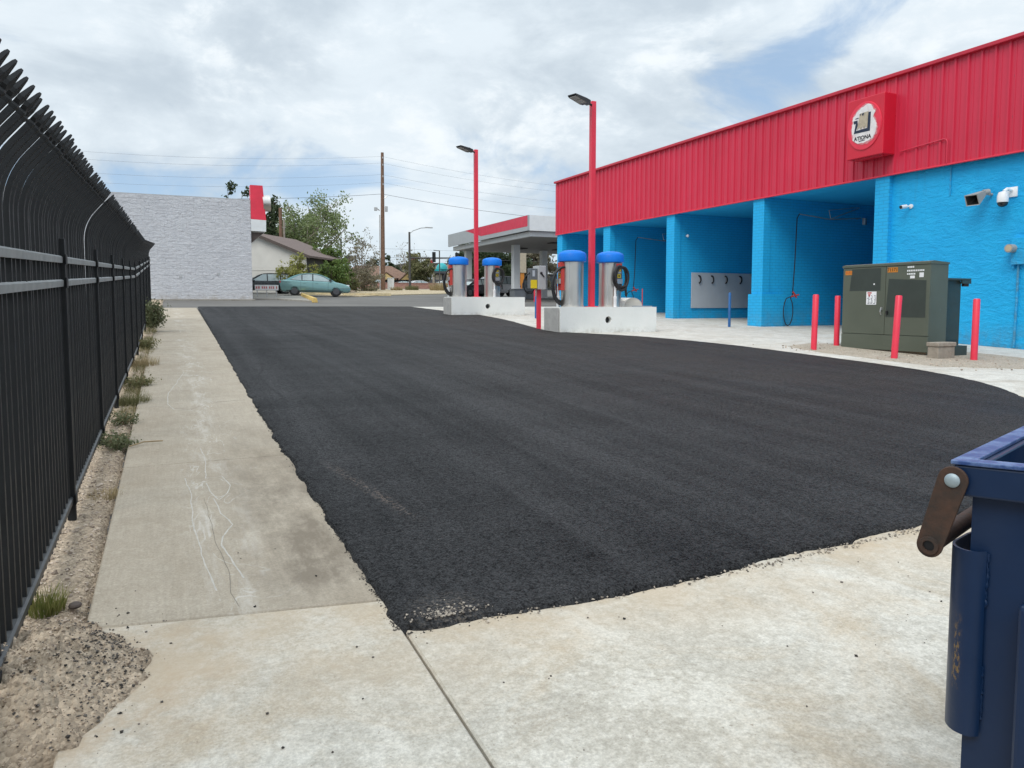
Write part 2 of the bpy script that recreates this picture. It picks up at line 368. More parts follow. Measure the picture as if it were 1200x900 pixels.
# ------------------------------------------------------------------ object helpers
def origin(o):
    v = Vector((0, 0, 0))
    while o: v += o.location; o = o.parent
    return v
def finish(name, me, mat, parent=None, local=False, smooth=False):
    me.name = name
    if parent is not None and not local: me.transform(Matrix.Translation(-origin(parent)))
    if mat is not None:
        for m in (mat if isinstance(mat, (list, tuple)) else [mat]): me.materials.append(M[m])
    if smooth:
        for p in me.polygons: p.use_smooth = True
    o = bpy.data.objects.new(name, me); COL.objects.link(o)
    if parent is not None: o.parent = parent
    return o
def tag(o, label=None, cat=None, group=None, kind=None):
    if label: o['label'] = label
    if cat: o['category'] = cat
    if group: o['group'] = group
    if kind: o['kind'] = kind
    return o
def thing(name, label, cat, loc=(0, 0, 0), rz=0, group=None):
    o = bpy.data.objects.new(name, None); COL.objects.link(o); o.empty_display_size = .2
    o.location = loc; o.rotation_euler = (0, 0, rz)
    return tag(o, label, cat, group)
def copy_tree(o, parent=None):
    c = o.copy(); COL.objects.link(c)
    if parent is not None: c.parent = parent
    for ch in list(o.children): copy_tree(ch, c)
    return c

class MB:
    def __init__(s): s.b = bmesh.new()
    def face(s, pts, mi=0):
        f = s.b.faces.new([s.b.verts.new(p) for p in pts]); f.material_index = mi; return s
    def box(s, x0, y0, z0, x1, y1, z1, bev=0, mi=0, M4=None, seg=2):
        x0, x1 = min(x0, x1), max(x0, x1); y0, y1 = min(y0, y1), max(y0, y1); z0, z1 = min(z0, z1), max(z0, z1)
        r = bmesh.ops.create_cube(s.b, size=1)['verts']
        bmesh.ops.scale(s.b, vec=(x1 - x0, y1 - y0, z1 - z0), verts=r)
        bmesh.ops.translate(s.b, vec=((x0 + x1) / 2, (y0 + y1) / 2, (z0 + z1) / 2), verts=r)
        fs = set(f for v in r for f in v.link_faces)
        for f in fs: f.material_index = mi
        if bev:
            es = set(e for v in r for e in v.link_edges)
            out = bmesh.ops.bevel(s.b, geom=list(es), offset=bev, segments=seg, profile=.5, affect='EDGES')
            r = list(set(v for f in out['faces'] for v in f.verts) | set(v for v in r if v.is_valid))
        if M4 is not None:
            bmesh.ops.transform(s.b, matrix=M4, verts=[v for v in r if v.is_valid])
        return s
    def obox(s, c, ax, ay, az, bev=0):
        """box from centre and three half-axis vectors"""
        c, ax, ay, az = map(Vector, (c, ax, ay, az))
        m = Matrix(((ax.x, ay.x, az.x, c.x), (ax.y, ay.y, az.y, c.y), (ax.z, ay.z, az.z, c.z), (0, 0, 0, 1)))
        r = bmesh.ops.create_cube(s.b, size=2)['verts']
        if bev:
            pass
        bmesh.ops.transform(s.b, matrix=m, verts=r); return s
    def tube(s, pts, r, seg=8, cap=True, square=False, up=(0, 0, 1), closed=False):
        pts = [Vector(p) for p in pts]; n = len(pts)
        rs = r if isinstance(r, (list, tuple)) else [r] * n
        rings = []; prev = None
        for i, p in enumerate(pts):
            if closed: d = pts[(i + 1) % n] - pts[i - 1]
            else: d = pts[min(i + 1, n - 1)] - pts[max(i - 1, 0)]
            d.normalize()
            if prev is None:
                a = Vector(up) if abs(d.dot(Vector(up))) < .95 else Vector((1, 0, 0))
                u = d.cross(a).normalized()
            else:
                u = (prev - d * prev.dot(d)).normalized()
            prev = u; w = d.cross(u)
            ring = []
            for k in range(seg):
                a = 2 * PI * k / seg + (PI / 4 if square else 0)
                q = rs[i] * (1.4142 if square else 1)
                ring.append(s.b.verts.new(p + (u * math.cos(a) + w * math.sin(a)) * q))
            rings.append(ring)
        for i in range(n if closed else n - 1):
            A, B = rings[i], rings[(i + 1) % n]
            for k in range(seg): s.b.faces.new((A[k], A[(k + 1) % seg], B[(k + 1) % seg], B[k]))
        if cap and not closed:
            s.b.faces.new(list(reversed(rings[0]))); s.b.faces.new(rings[-1])
        return s
    def cyl(s, p0, p1, r, seg=20, r2=None):
        return s.tube([p0, p1], [r, r if r2 is None else r2], seg)
    def lathe(s, prof, c=(0, 0, 0), seg=28):
        rings = []
        for (r, z) in prof:
            rings.append([s.b.verts.new((c[0] + r * math.cos(2 * PI * k / seg), c[1] + r * math.sin(2 * PI * k / seg), c[2] + z)) for k in range(seg)])
        for A, B in zip(rings, rings[1:]):
            for k in range(seg): s.b.faces.new((A[k], A[(k + 1) % seg], B[(k + 1) % seg], B[k]))
        s.b.faces.new(list(reversed(rings[0]))); s.b.faces.new(rings[-1]); return s
    def prism(s, poly, f0, f1):
        """poly: 2-D points; f0/f1 map (a,b) to 3-D for the two ends"""
        A = [s.b.verts.new(f0(a, b)) for a, b in poly]; B = [s.b.verts.new(f1(a, b)) for a, b in poly]
        n = len(poly)
        s.b.faces.new(A); s.b.faces.new(list(reversed(B)))
        for k in range(n): s.b.faces.new((A[(k + 1) % n], A[k], B[k], B[(k + 1) % n]))
        return s
    def sphere(s, c, r, seg=16, sc=(1, 1, 1)):
        v = bmesh.ops.create_uvsphere(s.b, u_segments=seg, v_segments=max(6, seg // 2), radius=r)['verts']
        bmesh.ops.scale(s.b, vec=sc, verts=v); bmesh.ops.translate(s.b, vec=c, verts=v); return s
    def build(s, name, mat, parent=None, local=False, smooth=False, sharp=40):
        bmesh.ops.recalc_face_normals(s.b, faces=s.b.faces)
        if smooth:
            for f in s.b.faces: f.smooth = True
            for e in s.b.edges:
                if len(e.link_faces) == 2 and e.calc_face_angle(0) > R(sharp): e.smooth = False
        me = bpy.data.meshes.new(name); s.b.to_mesh(me); s.b.free()
        return finish(name, me, mat, parent, local)
def pyd(name, vs, fs, mat, parent=None, local=False, smooth=False):
    me = bpy.data.meshes.new(name)
    if isinstance(vs, np.ndarray): vs = vs.tolist()
    if isinstance(fs, np.ndarray): fs = fs.tolist()
    me.from_pydata(vs, [], fs); me.update()
    return finish(name, me, mat, parent, local, smooth)
def text_mesh(name, s, size, mat, parent, M4, align='CENTER', ext=.002, bold=0):
    cu = bpy.data.curves.new(name, 'FONT'); cu.body = s; cu.size = size; cu.align_x = align; cu.align_y = 'CENTER'; cu.extrude = ext; cu.offset = bold
    t = bpy.data.objects.new(name + '_tmp', cu); COL.objects.link(t)
    dg = bpy.context.evaluated_depsgraph_get(); dg.update()
    me = bpy.data.meshes.new_from_object(t.evaluated_get(dg)); bpy.data.objects.remove(t)
    me.transform(M4); me.materials.clear()
    return finish(name, me, mat, parent)
def face_m(o, right, up):
    """matrix taking text x,y,z to a plane at o with axes right, up"""
    r, u = Vector(right).normalized(), Vector(up).normalized(); n = r.cross(u)
    return Matrix(((r.x, u.x, n.x, o[0]), (r.y, u.y, n.y, o[1]), (r.z, u.z, n.z, o[2]), (0, 0, 0, 1)))
def fbm(x, y, z=0., oct=4):
    return mnoise.fractal(Vector((x, y, z)), 1., 2., oct)

# ------------------------------------------------------------------ setting: ground
def ground_sheet():
    ys = [-60, -40, -10, 0, 20, 40, 60, 80, 100, 130, 200, 400, 900]; xs = [-500, -120, -40, 0, 40, 120, 500]
    vs = [(x, y, gz(y) - .06) for y in ys for x in xs]; n = len(xs)
    fs = [(j * n + i, j * n + i + 1, (j + 1) * n + i + 1, (j + 1) * n + i) for j in range(len(ys) - 1) for i in range(n - 1)]
    tag(pyd('ground', vs, fs, 'old_asphalt'), kind='structure')
ground_sheet()
def sheet(name, poly, dz, mat, thick=0.05, kind='structure', jit=0):
    m = MB()
    pts = []
    n = len(poly)
    for i in range(n):
        a, b = Vector(poly[i]), Vector(poly[(i + 1) % n]); L = (b - a).length
        k = max(1, int(L / jit)) if jit else 1
        for j in range(k):
            p = a.lerp(b, j / k); nn = Vector((-(b - a).y, (b - a).x)).normalized()
            if jit: p = p + nn * .06 * fbm(p.x * 1.3, p.y * 1.3) * min(1, 4 * jit)
            pts.append((p.x, p.y))
    m.prism(pts, lambda a, b: (a, b, gz(b) + dz - thick), lambda a, b: (a, b, gz(b) + dz))
    return tag(m.build(name, mat), kind=kind)
def slabs(name, rects, dz, mat, gap=.006, thick=.1):
    m = MB()
    for quad in rects:
        c = Vector((sum(p[0] for p in quad) / 4, sum(p[1] for p in quad) / 4))
        pts = []
        for p in quad:
            v = Vector(p) - c; pts.append((p[0] - math.copysign(gap, v.x), p[1] - math.copysign(gap, v.y)))
        A = [m.b.verts.new((a, b, gz(b) + dz - thick)) for a, b in pts]; e = .008
        Bm = [m.b.verts.new((a, b, gz(b) + dz - e)) for a, b in pts]
        T = [m.b.verts.new((a - math.copysign(e, a - c.x), b - math.copysign(e, b - c.y), gz(b) + dz)) for a, b in pts]
        for k in range(4):
            j = (k + 1) % 4
            m.b.faces.new((A[k], A[j], Bm[j], Bm[k])); m.b.faces.new((Bm[k], Bm[j], T[j], T[k]))
        m.b.faces.new(T)
    return tag(m.build(name, mat), kind='structure')
XL, XR = -.375, .86
jy = [3.42, 6.4, 9.4, 12.3, 15.2, 18.2, 21.2, 24.2, 27.2, 30.2, 33.2, 36.2]
rects = []
for a, b in zip(jy, jy[1:]):
    tl = lambda y: .10 if y == 3.42 else 0
    x0a, x0b = XL - .004 * max(0, a - 6), XL - .004 * max(0, b - 6)
    x1a, x1b = XR + .0065 * max(0, a - 6), XR + .0065 * max(0, b - 6)
    rects.append([(x0a, a + tl(a)), (x1a, a - tl(a)), (x1b, b), (x0b, b)])
slabs('sidewalk', rects, 0, 'concrete_walk', .004)
slabs('concrete_apron', [[(XL, -.5), (.865, -.5), (.865, 3.32), (XL, 3.52)], [(.865, -3.), (6.2, -3.), (6.2, 3.4), (.865, 3.4)],
                         [(6.2, -3.), (12.4, -3.), (12.4, 6.4), (6.2, 6.4)]], 0, 'concrete_apron', .005)
pad = []
for (a, b) in ((-3, 2.6), (2.6, 8.2), (8.2, 13.8), (13.8, 19.4), (19.4, 25), (25, 31), (31, 37)):
    for (c, d) in ((9.6, 14.2), (14.2, 18.75), (18.75, 29)):
        if c < 12 and b < 7: c = 12.4
        pad.append([(c, a), (d, a), (d, b), (c, b)])
slabs('concrete_pad', pad, -.004, 'concrete_pad', .005)

def lot():
    P = [(.848, 3.06), (.856, 2.985), (.93, 2.965), (1.7, 2.93), (2.6, 2.98), (4.4, 3.10), (7.0, 3.35), (9.0, 4.6), (10.4, 6.1), (11.45, 7.3), (12.05, 8.9), (12.15, 11.5), (12.15, 14.2),
         (11.5, 16.8), (10.4, 18.2), (9.9, 18.9), (10.2, 20.5), (11.1, 24.5), (11.5, 27.8), (11.3, 31), (11.1, 36.9), (1.13, 36.9), (.93, 18), (.84, 8)]
    for it in range(2):
        Q = []
        for i in range(len(P)):
            a, b = Vector(P[i]), Vector(P[(i + 1) % len(P)]); L = (b - a).length; k = min(.25, (.02 if a.x < 1.2 or b.x < 1.2 else .6) / L) if it == 0 else .25
            Q += [tuple(a.lerp(b, k)), tuple(a.lerp(b, 1 - k))]
        P = Q
    out = []
    n = len(P)
    for i in range(n):
        a, b = Vector(P[i]), Vector(P[(i + 1) % n]); L = (b - a).length
        step = .025 if max(a.y, b.y) < 9 and min(a.x, b.x) < 5 else .08 if max(a.y, b.y) < 20 else .25
        k = max(1, int(L / step))
        for j in range(k): out.append((a.lerp(b, j / k), (b - a).normalized()))
    m = MB(); inner, outer, mid = [], [], []
    for p, d in out:
        nn = Vector((-d.y, d.x))           # inwards (ccw)
        w = .035 * fbm(p.x * 2.2, p.y * 2.2, 3) + .014 * fbm(p.x * 8, p.y * 8, 5) + .006 * fbm(p.x * 28, p.y * 28, 9)
        q = p + nn * w
        bw = .032 + .008 * fbm(p.x * 5, p.y * 5, 1)
        o = q - nn * (.012 + .012 * abs(fbm(p.x * 40, p.y * 40, 2)))
        outer.append(m.b.verts.new((o.x, o.y, gz(o.y) - .012)))
        c = q + nn * bw * .35
        mid.append(m.b.verts.new((c.x, c.y, gz(c.y) + .017 + .003 * fbm(p.x * 30, p.y * 30, 4))))
        e = q + nn * bw * 1.7
        inner.append(m.b.verts.new((e.x, e.y, gz(e.y) + .030)))
    n = len(out)
    for A, B in ((outer, mid), (mid, inner)):
        for k in range(n): m.b.faces.new((A[k], A[(k + 1) % n], B[(k + 1) % n], B[k]))
    f = m.b.faces.new(inner); f.normal_update()
    bmesh.ops.triangulate(m.b, faces=[f])
    o = m.build('asphalt_lot', 'new_asphalt'); tag(o, kind='structure')
lot()
sheet('gravel_bed', [(13.0, 9.3), (14.2, 8.5), (16.2, 8.8), (16.6, 10.5), (16.2, 13.4), (14.6, 13.9), (13.4, 13.4), (13.0, 12)], .004, 'gravel_tan', .02, jit=.15)
sheet('driveway', [(4.75, 49.3), (6.2, 49.3), (7.6, 45), (9.3, 62), (8.6, 76), (4.75, 76)], .03, 'concrete_drive', .1)
sheet('sandy_verge', [(10.5, 62), (13.5, 57.5), (17, 62), (27, 71), (34, 78), (33, 92), (16, 90), (11, 70)], .01, 'sand', .1, jit=.5)
sheet('planting_bed', [(6.5, 63), (10.5, 62.5), (16, 70), (19, 84), (12, 90), (4, 90)], .02, 'dirt', .1)
sheet('road', [(-60, 94), (90, 94), (90, 104), (-60, 104)], -.02, 'old_asphalt', .05)
sheet('curb_edge', [(-3, 47.6), (4.7, 47.6), (4.7, 48.5), (-3, 48.5)], .02, 'concrete_drive', .08)

# dirt strip by the fence, with a spilled heap at the near end
def fence_rise(y): return 0 if y < 15.5 else .030 * (min(y, 27) - 15.5)
def dirt_h(x, y):
    h = -.015 + .02 * fbm(x * 1.7, y * 1.7) + .012 * fbm(x * 7, y * 7, 2) + .007 * fbm(x * 25, y * 25, 3)
    d = math.hypot((x + .60) / .50, (y - 3.08) / .53)
    ang = math.atan2(y - 3.08, x + .6)
    d *= 1 + .18 * fbm(math.cos(ang) * 2, math.sin(ang) * 2, 7)
    k = max(0, 1 - d * d)
    h += .12 * k ** .8 + k * (.05 * fbm(x * 6, y * 6, 5) + .06 * abs(fbm(x * 14, y * 14, 6)) + .03 * abs(fbm(x * 40, y * 40, 8)))
    if x < -.42: h += fence_rise(y) * (.6 if y < 26 else .6 * max(0, 1 - (y - 26) / 2))
    edge = min(1, max(0, (x + .44) / .06))            # sinks below the slab past its edge, except in the heap
    if k <= 0: h -= .05 * edge
    else: h -= .05 * edge * max(0, 1 - k * 9)
    return h
def dirt_strip():
    xs = list(np.arange(-1.5, -.92, .06)) + list(np.arange(-.92, .16, .0165))
    ys = list(np.arange(.3, 4.6, .0185)) + list(np.arange(4.6, 9, .04)) + list(np.arange(9, 30, .15)) + [34, 40, 48.4]
    vs = [(x, y, gz(y) + dirt_h(x, y)) for y in ys for x in xs]; n = len(xs)
    fs = [(j * n + i, j * n + i + 1, (j + 1) * n + i + 1, (j + 1) * n + i) for j in range(len(ys) - 1) for i in range(n - 1)
          if not (xs[i] > -.36 and ys[j] > 3.9)]
    tag(pyd('dirt_strip', vs, fs, 'dirt', smooth=True), kind='structure')
dirt_strip()
OCT_V = np.array([(1, 0, 0), (-1, 0, 0), (0, 1, 0), (0, -1, 0), (0, 0, 1), (0, 0, -1), (.6, .6, .5), (-.6, .6, -.4), (.5, -.6, .5)], float)[:6]
OCT_F = np.array([(0, 2, 4), (2, 1, 4), (1, 3, 4), (3, 0, 4), (2, 0, 5), (1, 2, 5), (3, 1, 5), (0, 3, 5)])
def pebbles(name, pts, sizes, mat):
    n = len(pts); V = np.empty((n, 6, 3)); F = np.empty((n, 8, 3), int)
    for i, (p, s) in enumerate(zip(pts, sizes)):
        a = rng.normal(size=(3, 3)); q, _ = np.linalg.qr(a)
        V[i] = (OCT_V * (1 + .35 * rng.uniform(-1, 1, (6, 3)))) @ q * s * np.array([1.1, 1.1, .75]) + p
        F[i] = OCT_F + 6 * i
    return tag(pyd(name, V.reshape(-1, 3), F.reshape(-1, 3), mat), kind='stuff')
def scatter():
    P, S = [], []
    for _ in range(6500):                                    # gravel in the strip and heap
        y = .6 + 8.5 * random.random() ** 1.5; x = random.uniform(-.95, -.38) if random.random() < .75 else random.gauss(-.45, .22)
        if y > 3.7 and x > -.39: continue
        if x > 0: continue
        if x > -.38 and dirt_h(x, y) < .005: continue
        s = (.0025 + .006 * random.random() ** 3 if y < 3.7 else .004 + .009 * random.random() ** 3) + (.014 * random.random() if random.random() < .02 else 0)
        P.append((x, y, gz(y) + dirt_h(x, y) + s * .3)); S.append(s)
    pebbles('gravel', P, S, 'gravel_bits'); P, S = [], []
    for _ in range(9000):
        x, y = random.uniform(-1., .0), random.uniform(2.3, 3.8)
        h = dirt_h(x, y)
        if x > -.38 and h < .002: continue
        s = .0018 + .0045 * random.random() ** 2.5
        P.append((x, y, gz(y) + h + s * .2)); S.append(s)
    pebbles('heap_grit', P, S, 'heap_bits')
    P, S = [], []
    def add(x, y, s, h=None):
        if h is None: h = max(dirt_h(x, y), 0) if x < .1 else 0
        P.append((x, y, gz(y) + h + s * .4)); S.append(s)
    for _ in range(1500):                                     # asphalt crumbs on the heap
        x, y = random.gauss(-.27, .11), random.gauss(3.14, .25)
        if x < -.8 or x > -.02 or dirt_h(x, y) < .004 and random.random() < .9: continue
        add(x, y, .002 + .0055 * random.random() ** 2.5)
    for _ in range(15): add(random.uniform(-.3, .7), random.uniform(2.2, 4.4), .003 + .005 * random.random())
    for _ in range(700):                                    # along the torn asphalt edge
        if random.random() < .5: y = 3 + 6 * random.random() ** 2; x = .85 - abs(random.gauss(0, .014))
        else: x = .86 + 4.2 * random.random() ** 1.3; y = 2.96 + .05 * max(0, x - 2.6) - abs(random.gauss(0, .018))
        add(x, y, .002 + .0045 * random.random() ** 2, 0)
    for _ in range(40): add(random.uniform(.9, 4), random.uniform(1.6, 2.9), .0025 + .005 * random.random() ** 2, 0)
    pebbles('asphalt_crumbs', P, S, 'asphalt_bits')
    P, S = [], []
    for _ in range(130):
        x = random.gauss(1.06, .09); y = 2.99 + abs(random.gauss(0, .05))
        if x < .88: continue
        P.append((x, y, gz(y) + .030)); S.append(.003 + .005 * random.random())
    for _ in range(260):
        x = random.uniform(1.2, 4.5); y = 2.95 + .06 * max(0, x - 2.6) + random.gauss(0, .02)
        P.append((x, y, gz(y) + .008)); S.append(.003 + .006 * random.random())
    pebbles('broken_concrete_grit', P, S, 'grit_bits')
    P, S = [], []
    for _ in range(300):
        x, y = random.uniform(12.8, 16.5), random.uniform(8.4, 14)
        P.append((x, y, gz(y) + .008)); S.append(.008 + .02 * random.random() ** 2)
    pebbles('bed_pebbles', P, S, 'gravel_bits')
scatter()

# ------------------------------------------------------------------ plants
def blades(n, c, r, h, w, lean=.6, curve=.5, seg=3):
    V, F = [], []
    for _ in range(n):
        a = random.uniform(0, 2 * PI); rr = r * math.sqrt(random.random())
        p = Vector((c[0] + rr * math.cos(a), c[1] + rr * math.sin(a), c[2] - .01))
        b = a + random.gauss(0, .7); L = h * random.uniform(.5, 1.1); le = lean * random.uniform(.2, 1.2)
        d = Vector((math.cos(b), math.sin(b), 0)); sd = Vector((-d.y, d.x, 0)) * w * random.uniform(.6, 1.2)
        i0 = len(V)
        for k in range(seg + 1):
            t = k / seg; off = d * (le * L * (t * (1 - curve) + curve * t * t)) + Vector((0, 0, L * (t - .25 * curve * le * t * t)))
            ww = sd * (1 - t) ** .7
            V.append(tuple(p + off - ww)); V.append(tuple(p + off + ww))
        for k in range(seg): F.append((i0 + 2 * k, i0 + 2 * k + 1, i0 + 2 * k + 3, i0 + 2 * k + 2))
    return V, F
def leafcloud(n, centers, spread, size):
    """small diamond leaves round given centres -> arrays"""
    c = np.asarray(centers)[rng.integers(0, len(centers), n)] + rng.normal(size=(n, 3)) * np.asarray(spread)
    a = rng.normal(size=(n, 3)); a /= np.linalg.norm(a, axis=1)[:, None]
    b = rng.normal(size=(n, 3)); b -= a * (a * b).sum(1)[:, None]; b /= np.linalg.norm(b, axis=1)[:, None]
    s = (size * rng.uniform(.6, 1.3, n))[:, None]
    V = np.stack([c - a * s, c + b * s * .5, c + a * s, c - b * s * .5], 1).reshape(-1, 3)
    F = np.arange(4 * n).reshape(n, 4)
    return V, F
def weed(name, label, cat, x, y, r, h, n, mat, w=.004, leafy=False, group='weeds growing along the fence'):
    z = gz(y) + max(dirt_h(x, y), -.03)
    t = thing(name, label, cat, (x, y, z), 0, group)
    if leafy:
        cs = []; m = MB()
        for _ in range(14):
            a = random.uniform(0, 2 * PI); q = Vector((x + r * .9 * math.cos(a) * random.random(), y + r * .9 * math.sin(a) * random.random(), z + h * random.uniform(.4, 1)))
            m.tube([(x, y, z - .02), ((x + q.x) / 2, (y + q.y) / 2, z + (q.z - z) * .6), q], .004, 5)
            for k in np.linspace(.35, 1, 5): cs.append(Vector((x, y, z)).lerp(q, k))
        m.build('stem', 'dry_stem', t)
        V, F = leafcloud(n, [tuple(q) for q in cs], (r * .22, r * .22, h * .14), w)
        V[:, 2] = np.maximum(V[:, 2], z - .01)
        pyd('leaves', V, F, mat, t)
    else:
        V, F = blades(n, (x, y, z), r, h, w); pyd('blades', V, F, mat, t)
    return t
weed('grass_tuft', 'green and straw grass tuft at the foot of the fence behind the dirt heap', 'grass tuft', -.545, 3.78, .07, .13, 220, 'leaf_grass', .0035)
weed('straw_tuft', 'pale dry straw tuft flattened beside the sidewalk edge', 'grass tuft', -.43, 5.72, .13, .05, 330, 'leaf_straw', .003)
weed('weed_clump', 'grey green weed clump trailing onto the sidewalk, nearest of the green weeds', 'weed', -.45, 7.25, .22, .15, 800, 'leaf_weed', .016, True)
weed('weed_clump', 'small sprawling weed between pebbles, just past the weed that trails onto the sidewalk', 'weed', -.46, 8.35, .19, .12, 560, 'leaf_weed', .014, True)
weed('grass_tuft', 'thin yellowing grass tuft midway along the fence strip', 'grass tuft', -.46, 9.7, .22, .16, 420, 'leaf_olive', .004)
weed('weed_clump', 'low pale weed at the sidewalk edge midway along the fence', 'weed', -.44, 11.1, .26, .15, 700, 'leaf_olive', .018, True)
weed('grass_tuft', 'sparse dry grass tuft short of the tall fence bush', 'grass tuft', -.46, 13.6, .26, .18, 420, 'leaf_straw', .004)
weed('weed_clump', 'olive weed patch in front of the tall fence bush', 'weed', -.45, 16.4, .3, .2, 800, 'leaf_olive', .022, True)
weed('fence_bush', 'tallest bushy green weed at the far end of the black fence', 'bush', -.45, 21.3, .36, .62, 1900, 'leaf_weed', .038, True)
def verge():
    V, F = [], []
    for _ in range(260):
        y = 6.6 + 19.5 * random.random() ** 1.15; x = random.uniform(-.58, -.40)
        if fbm(x * 3, y * 1.1, 40) < -.12: continue
        k = 1 + y * .05
        v, f = blades(random.randint(8, 22), (x, y, gz(y) + max(dirt_h(x, y), -.03)), .05 * k, .05 * k + .03 * random.random(), .0028 * k, .9)
        F += [tuple(q + len(V) for q in ff) for ff in f]; V += v
    tag(pyd('verge_grass', V, F, 'leaf_verge'), 'sparse low dry grass and stubble along the foot of the fence', 'grass', kind='stuff')
verge()
def twig():
    m = MB(); m.tube([(-.36, 7.1, gz(7.1) + .02), (-.25, 7.2, gz(7.2) + .03), (-.1, 7.22, gz(7.2) + .025)], .006, 5)
    tag(m.build('twig', 'dry_stem'), 'thin dark twig lying across the sidewalk edge', 'twig')
    m = MB(); m.sphere((-.43, 3.76, gz(3.76) + .015), .028, 10, (1, 1, .55))
    tag(m.build('stone', 'eave_brown'), 'dark flat stone lying behind the dirt heap by the grass tuft', 'stone')
twig()

def tree(name, label, cat, x, y, H, trunk_h, rx, rz, nleaf, leaf, lmat, bark='bark', tr=.25, limbs=9, group=None, twigs=5, cx=0, z0=None, top_bias=0., split=2):
    z = gz(y) if z0 is None else z0
    t = thing(name, label, cat, (x, y, z), 0, group)
    m = MB(); ends = []
    top = Vector((x + cx, y, z + H))
    base = Vector((x, y, z - .1)); fork = Vector((x + cx * .3, y, z + trunk_h))
    m.tube([base, base.lerp(fork, .5) + Vector((random.gauss(0, tr * .3), 0, 0)), fork], [tr, tr * .85, tr * .7], 9)
    cen = Vector((x + cx, y, z + H - rz))
    for i in range(limbs):
        a = 2 * PI * i / limbs + random.uniform(-.4, .4); el = math.acos(1 - 1.55 * random.random())
        e = cen + Vector((rx * math.cos(a) * math.sin(el), rx * math.sin(a) * math.sin(el), rz * math.cos(el))) * random.uniform(.72, 1.)
        st = fork - Vector((0, 0, trunk_h * .25 * random.random()))
        mid = st.lerp(e, .5) + Vector((0, 0, rz * .12)) + Vector((random.gauss(0, .1), random.gauss(0, .1), 0)) * rx
        m.tube([st, mid, e], [tr * .5, tr * .28, tr * .06], 6)
        for j in range(twigs):
            s = random.uniform(.35, 1.); q = (st.lerp(mid, s * 2) if s < .5 else mid.lerp(e, s * 2 - 1))
            d = Vector((random.gauss(0, 1), random.gauss(0, 1), random.gauss(.35, .8))).normalized() * rx * random.uniform(.22, .45)
            p2 = q + d
            m.tube([q, q + d * .55 + Vector((0, 0, .05 * rx)), p2], [tr * .13, tr * .08, tr * .03], 5, cap=False)
            for k in range(split):
                d2 = (d.normalized() + Vector((random.gauss(0, .6), random.gauss(0, .6), random.gauss(.1, .5)))).normalized() * rx * random.uniform(.12, .25)
                b2 = q + d * random.uniform(.5, 1)
                m.tube([b2, b2 + d2], [tr * .06, tr * .02], 4, cap=False)
                ends += [tuple(b2.lerp(b2 + d2, .5)), tuple(b2 + d2)]
            ends.append(tuple(p2))
    m.build('trunk', bark, t, smooth=True)
    if nleaf:
        V, F = leafcloud(nleaf, ends, (rx * .085, rx * .085, rz * .075), leaf)
        pyd('crown', V, F, lmat, t)
    return t
tree('cottonwood_tree', 'large pale green leafy tree with airy crown behind the cream house', 'tree', 13.9, 85, 10.9, 3.2, 4.7, 4.4, 9500, .165, 'leaf_cotton', 'bark_pale', .34, 18, 'trees behind the cream house', 8)
tree('poplar_tree', 'narrow dark green tree rising behind the red sign awning', 'tree', 9.5, 80, 10.0, 2.4, 1.7, 3.8, 3600, .2, 'leaf_dark', 'bark', .22, 9, 'trees behind the cream house', 5)
tree('pine_tree', 'dark treetop peeking over the white block wall', 'tree', 6.4, 85, 11.2, 3, 2.6, 3.0, 4200, .22, 'leaf_dark', 'bark', .25, 10, 'trees behind the cream house', 5)
tree('cottonwood_tree', 'thin lower tree filling in left of the large pale tree', 'tree', 11.2, 84, 7.6, 2.0, 2.5, 3.0, 4000, .18, 'leaf_cotton', 'bark_pale', .2, 9, 'trees behind the cream house', 5)
tree('evergreen_shrub', 'dense dark green rounded shrub right of the cream house', 'shrub', 13.6, 71, 4.1, .5, 1.9, 1.9, 5200, .15, 'leaf_green', 'bark', .16, 14, None, 7)
tree('evergreen_shrub', 'lower bright green shrub behind the hood of the teal sedan', 'shrub', 12.9, 66, 2.4, .3, 1.9, 1.3, 4200, .13, 'leaf_green', 'bark', .12, 13, None, 6)
tree('dark_shrub', 'dark low shrub beyond the front bumper of the teal sedan', 'shrub', 15.4, 72, 1.7, .2, 1.3, .9, 2200, .13, 'leaf_olive', 'bark', .1, 10, None, 6)
tree('yellow_bush', 'yellow green spiky bush against the cream house wall', 'shrub', 9.2, 62.2, 2.9, .4, 1.5, 1.4, 2400, .13, 'leaf_yellow', 'bark', .09, 12, None, 6)
tree('bare_tree', 'nearly leafless spring tree in front of the brown roofed house', 'tree', 18.9, 80, 6.3, 1.2, 2.0, 2.9, 1500, .12, 'leaf_bare', 'bark_pale', .13, 13, None, 7)
tree('bare_tree', 'low twiggy brown shrub right of the teal sedan', 'shrub', 18.4, 78, 2.6, .5, 2.3, 1.3, 2200, .13, 'leaf_bare', 'bark_pale', .1, 12, None, 7)
tree('conifer_tree', 'dark rounded conifer behind the tall utility pole', 'tree', 35, 131, 6.4, 1, 2.6, 2.9, 3500, .3, 'leaf_dark', 'bark', .25, 12, None, 6)
tree('bare_tree', 'large bare grey branched tree behind the street light pole', 'tree', 40.5, 132, 9.2, 2, 4.0, 3.9, 900, .18, 'leaf_bare', 'bark_pale', .2, 16, None, 9, split=3)
tree('roadside_tree', 'fresh green tree left of the street light pole', 'tree', 36.5, 116, 6.2, 1, 2.6, 2.9, 3600, .24, 'leaf_olive', 'bark', .2, 11, None, 6)
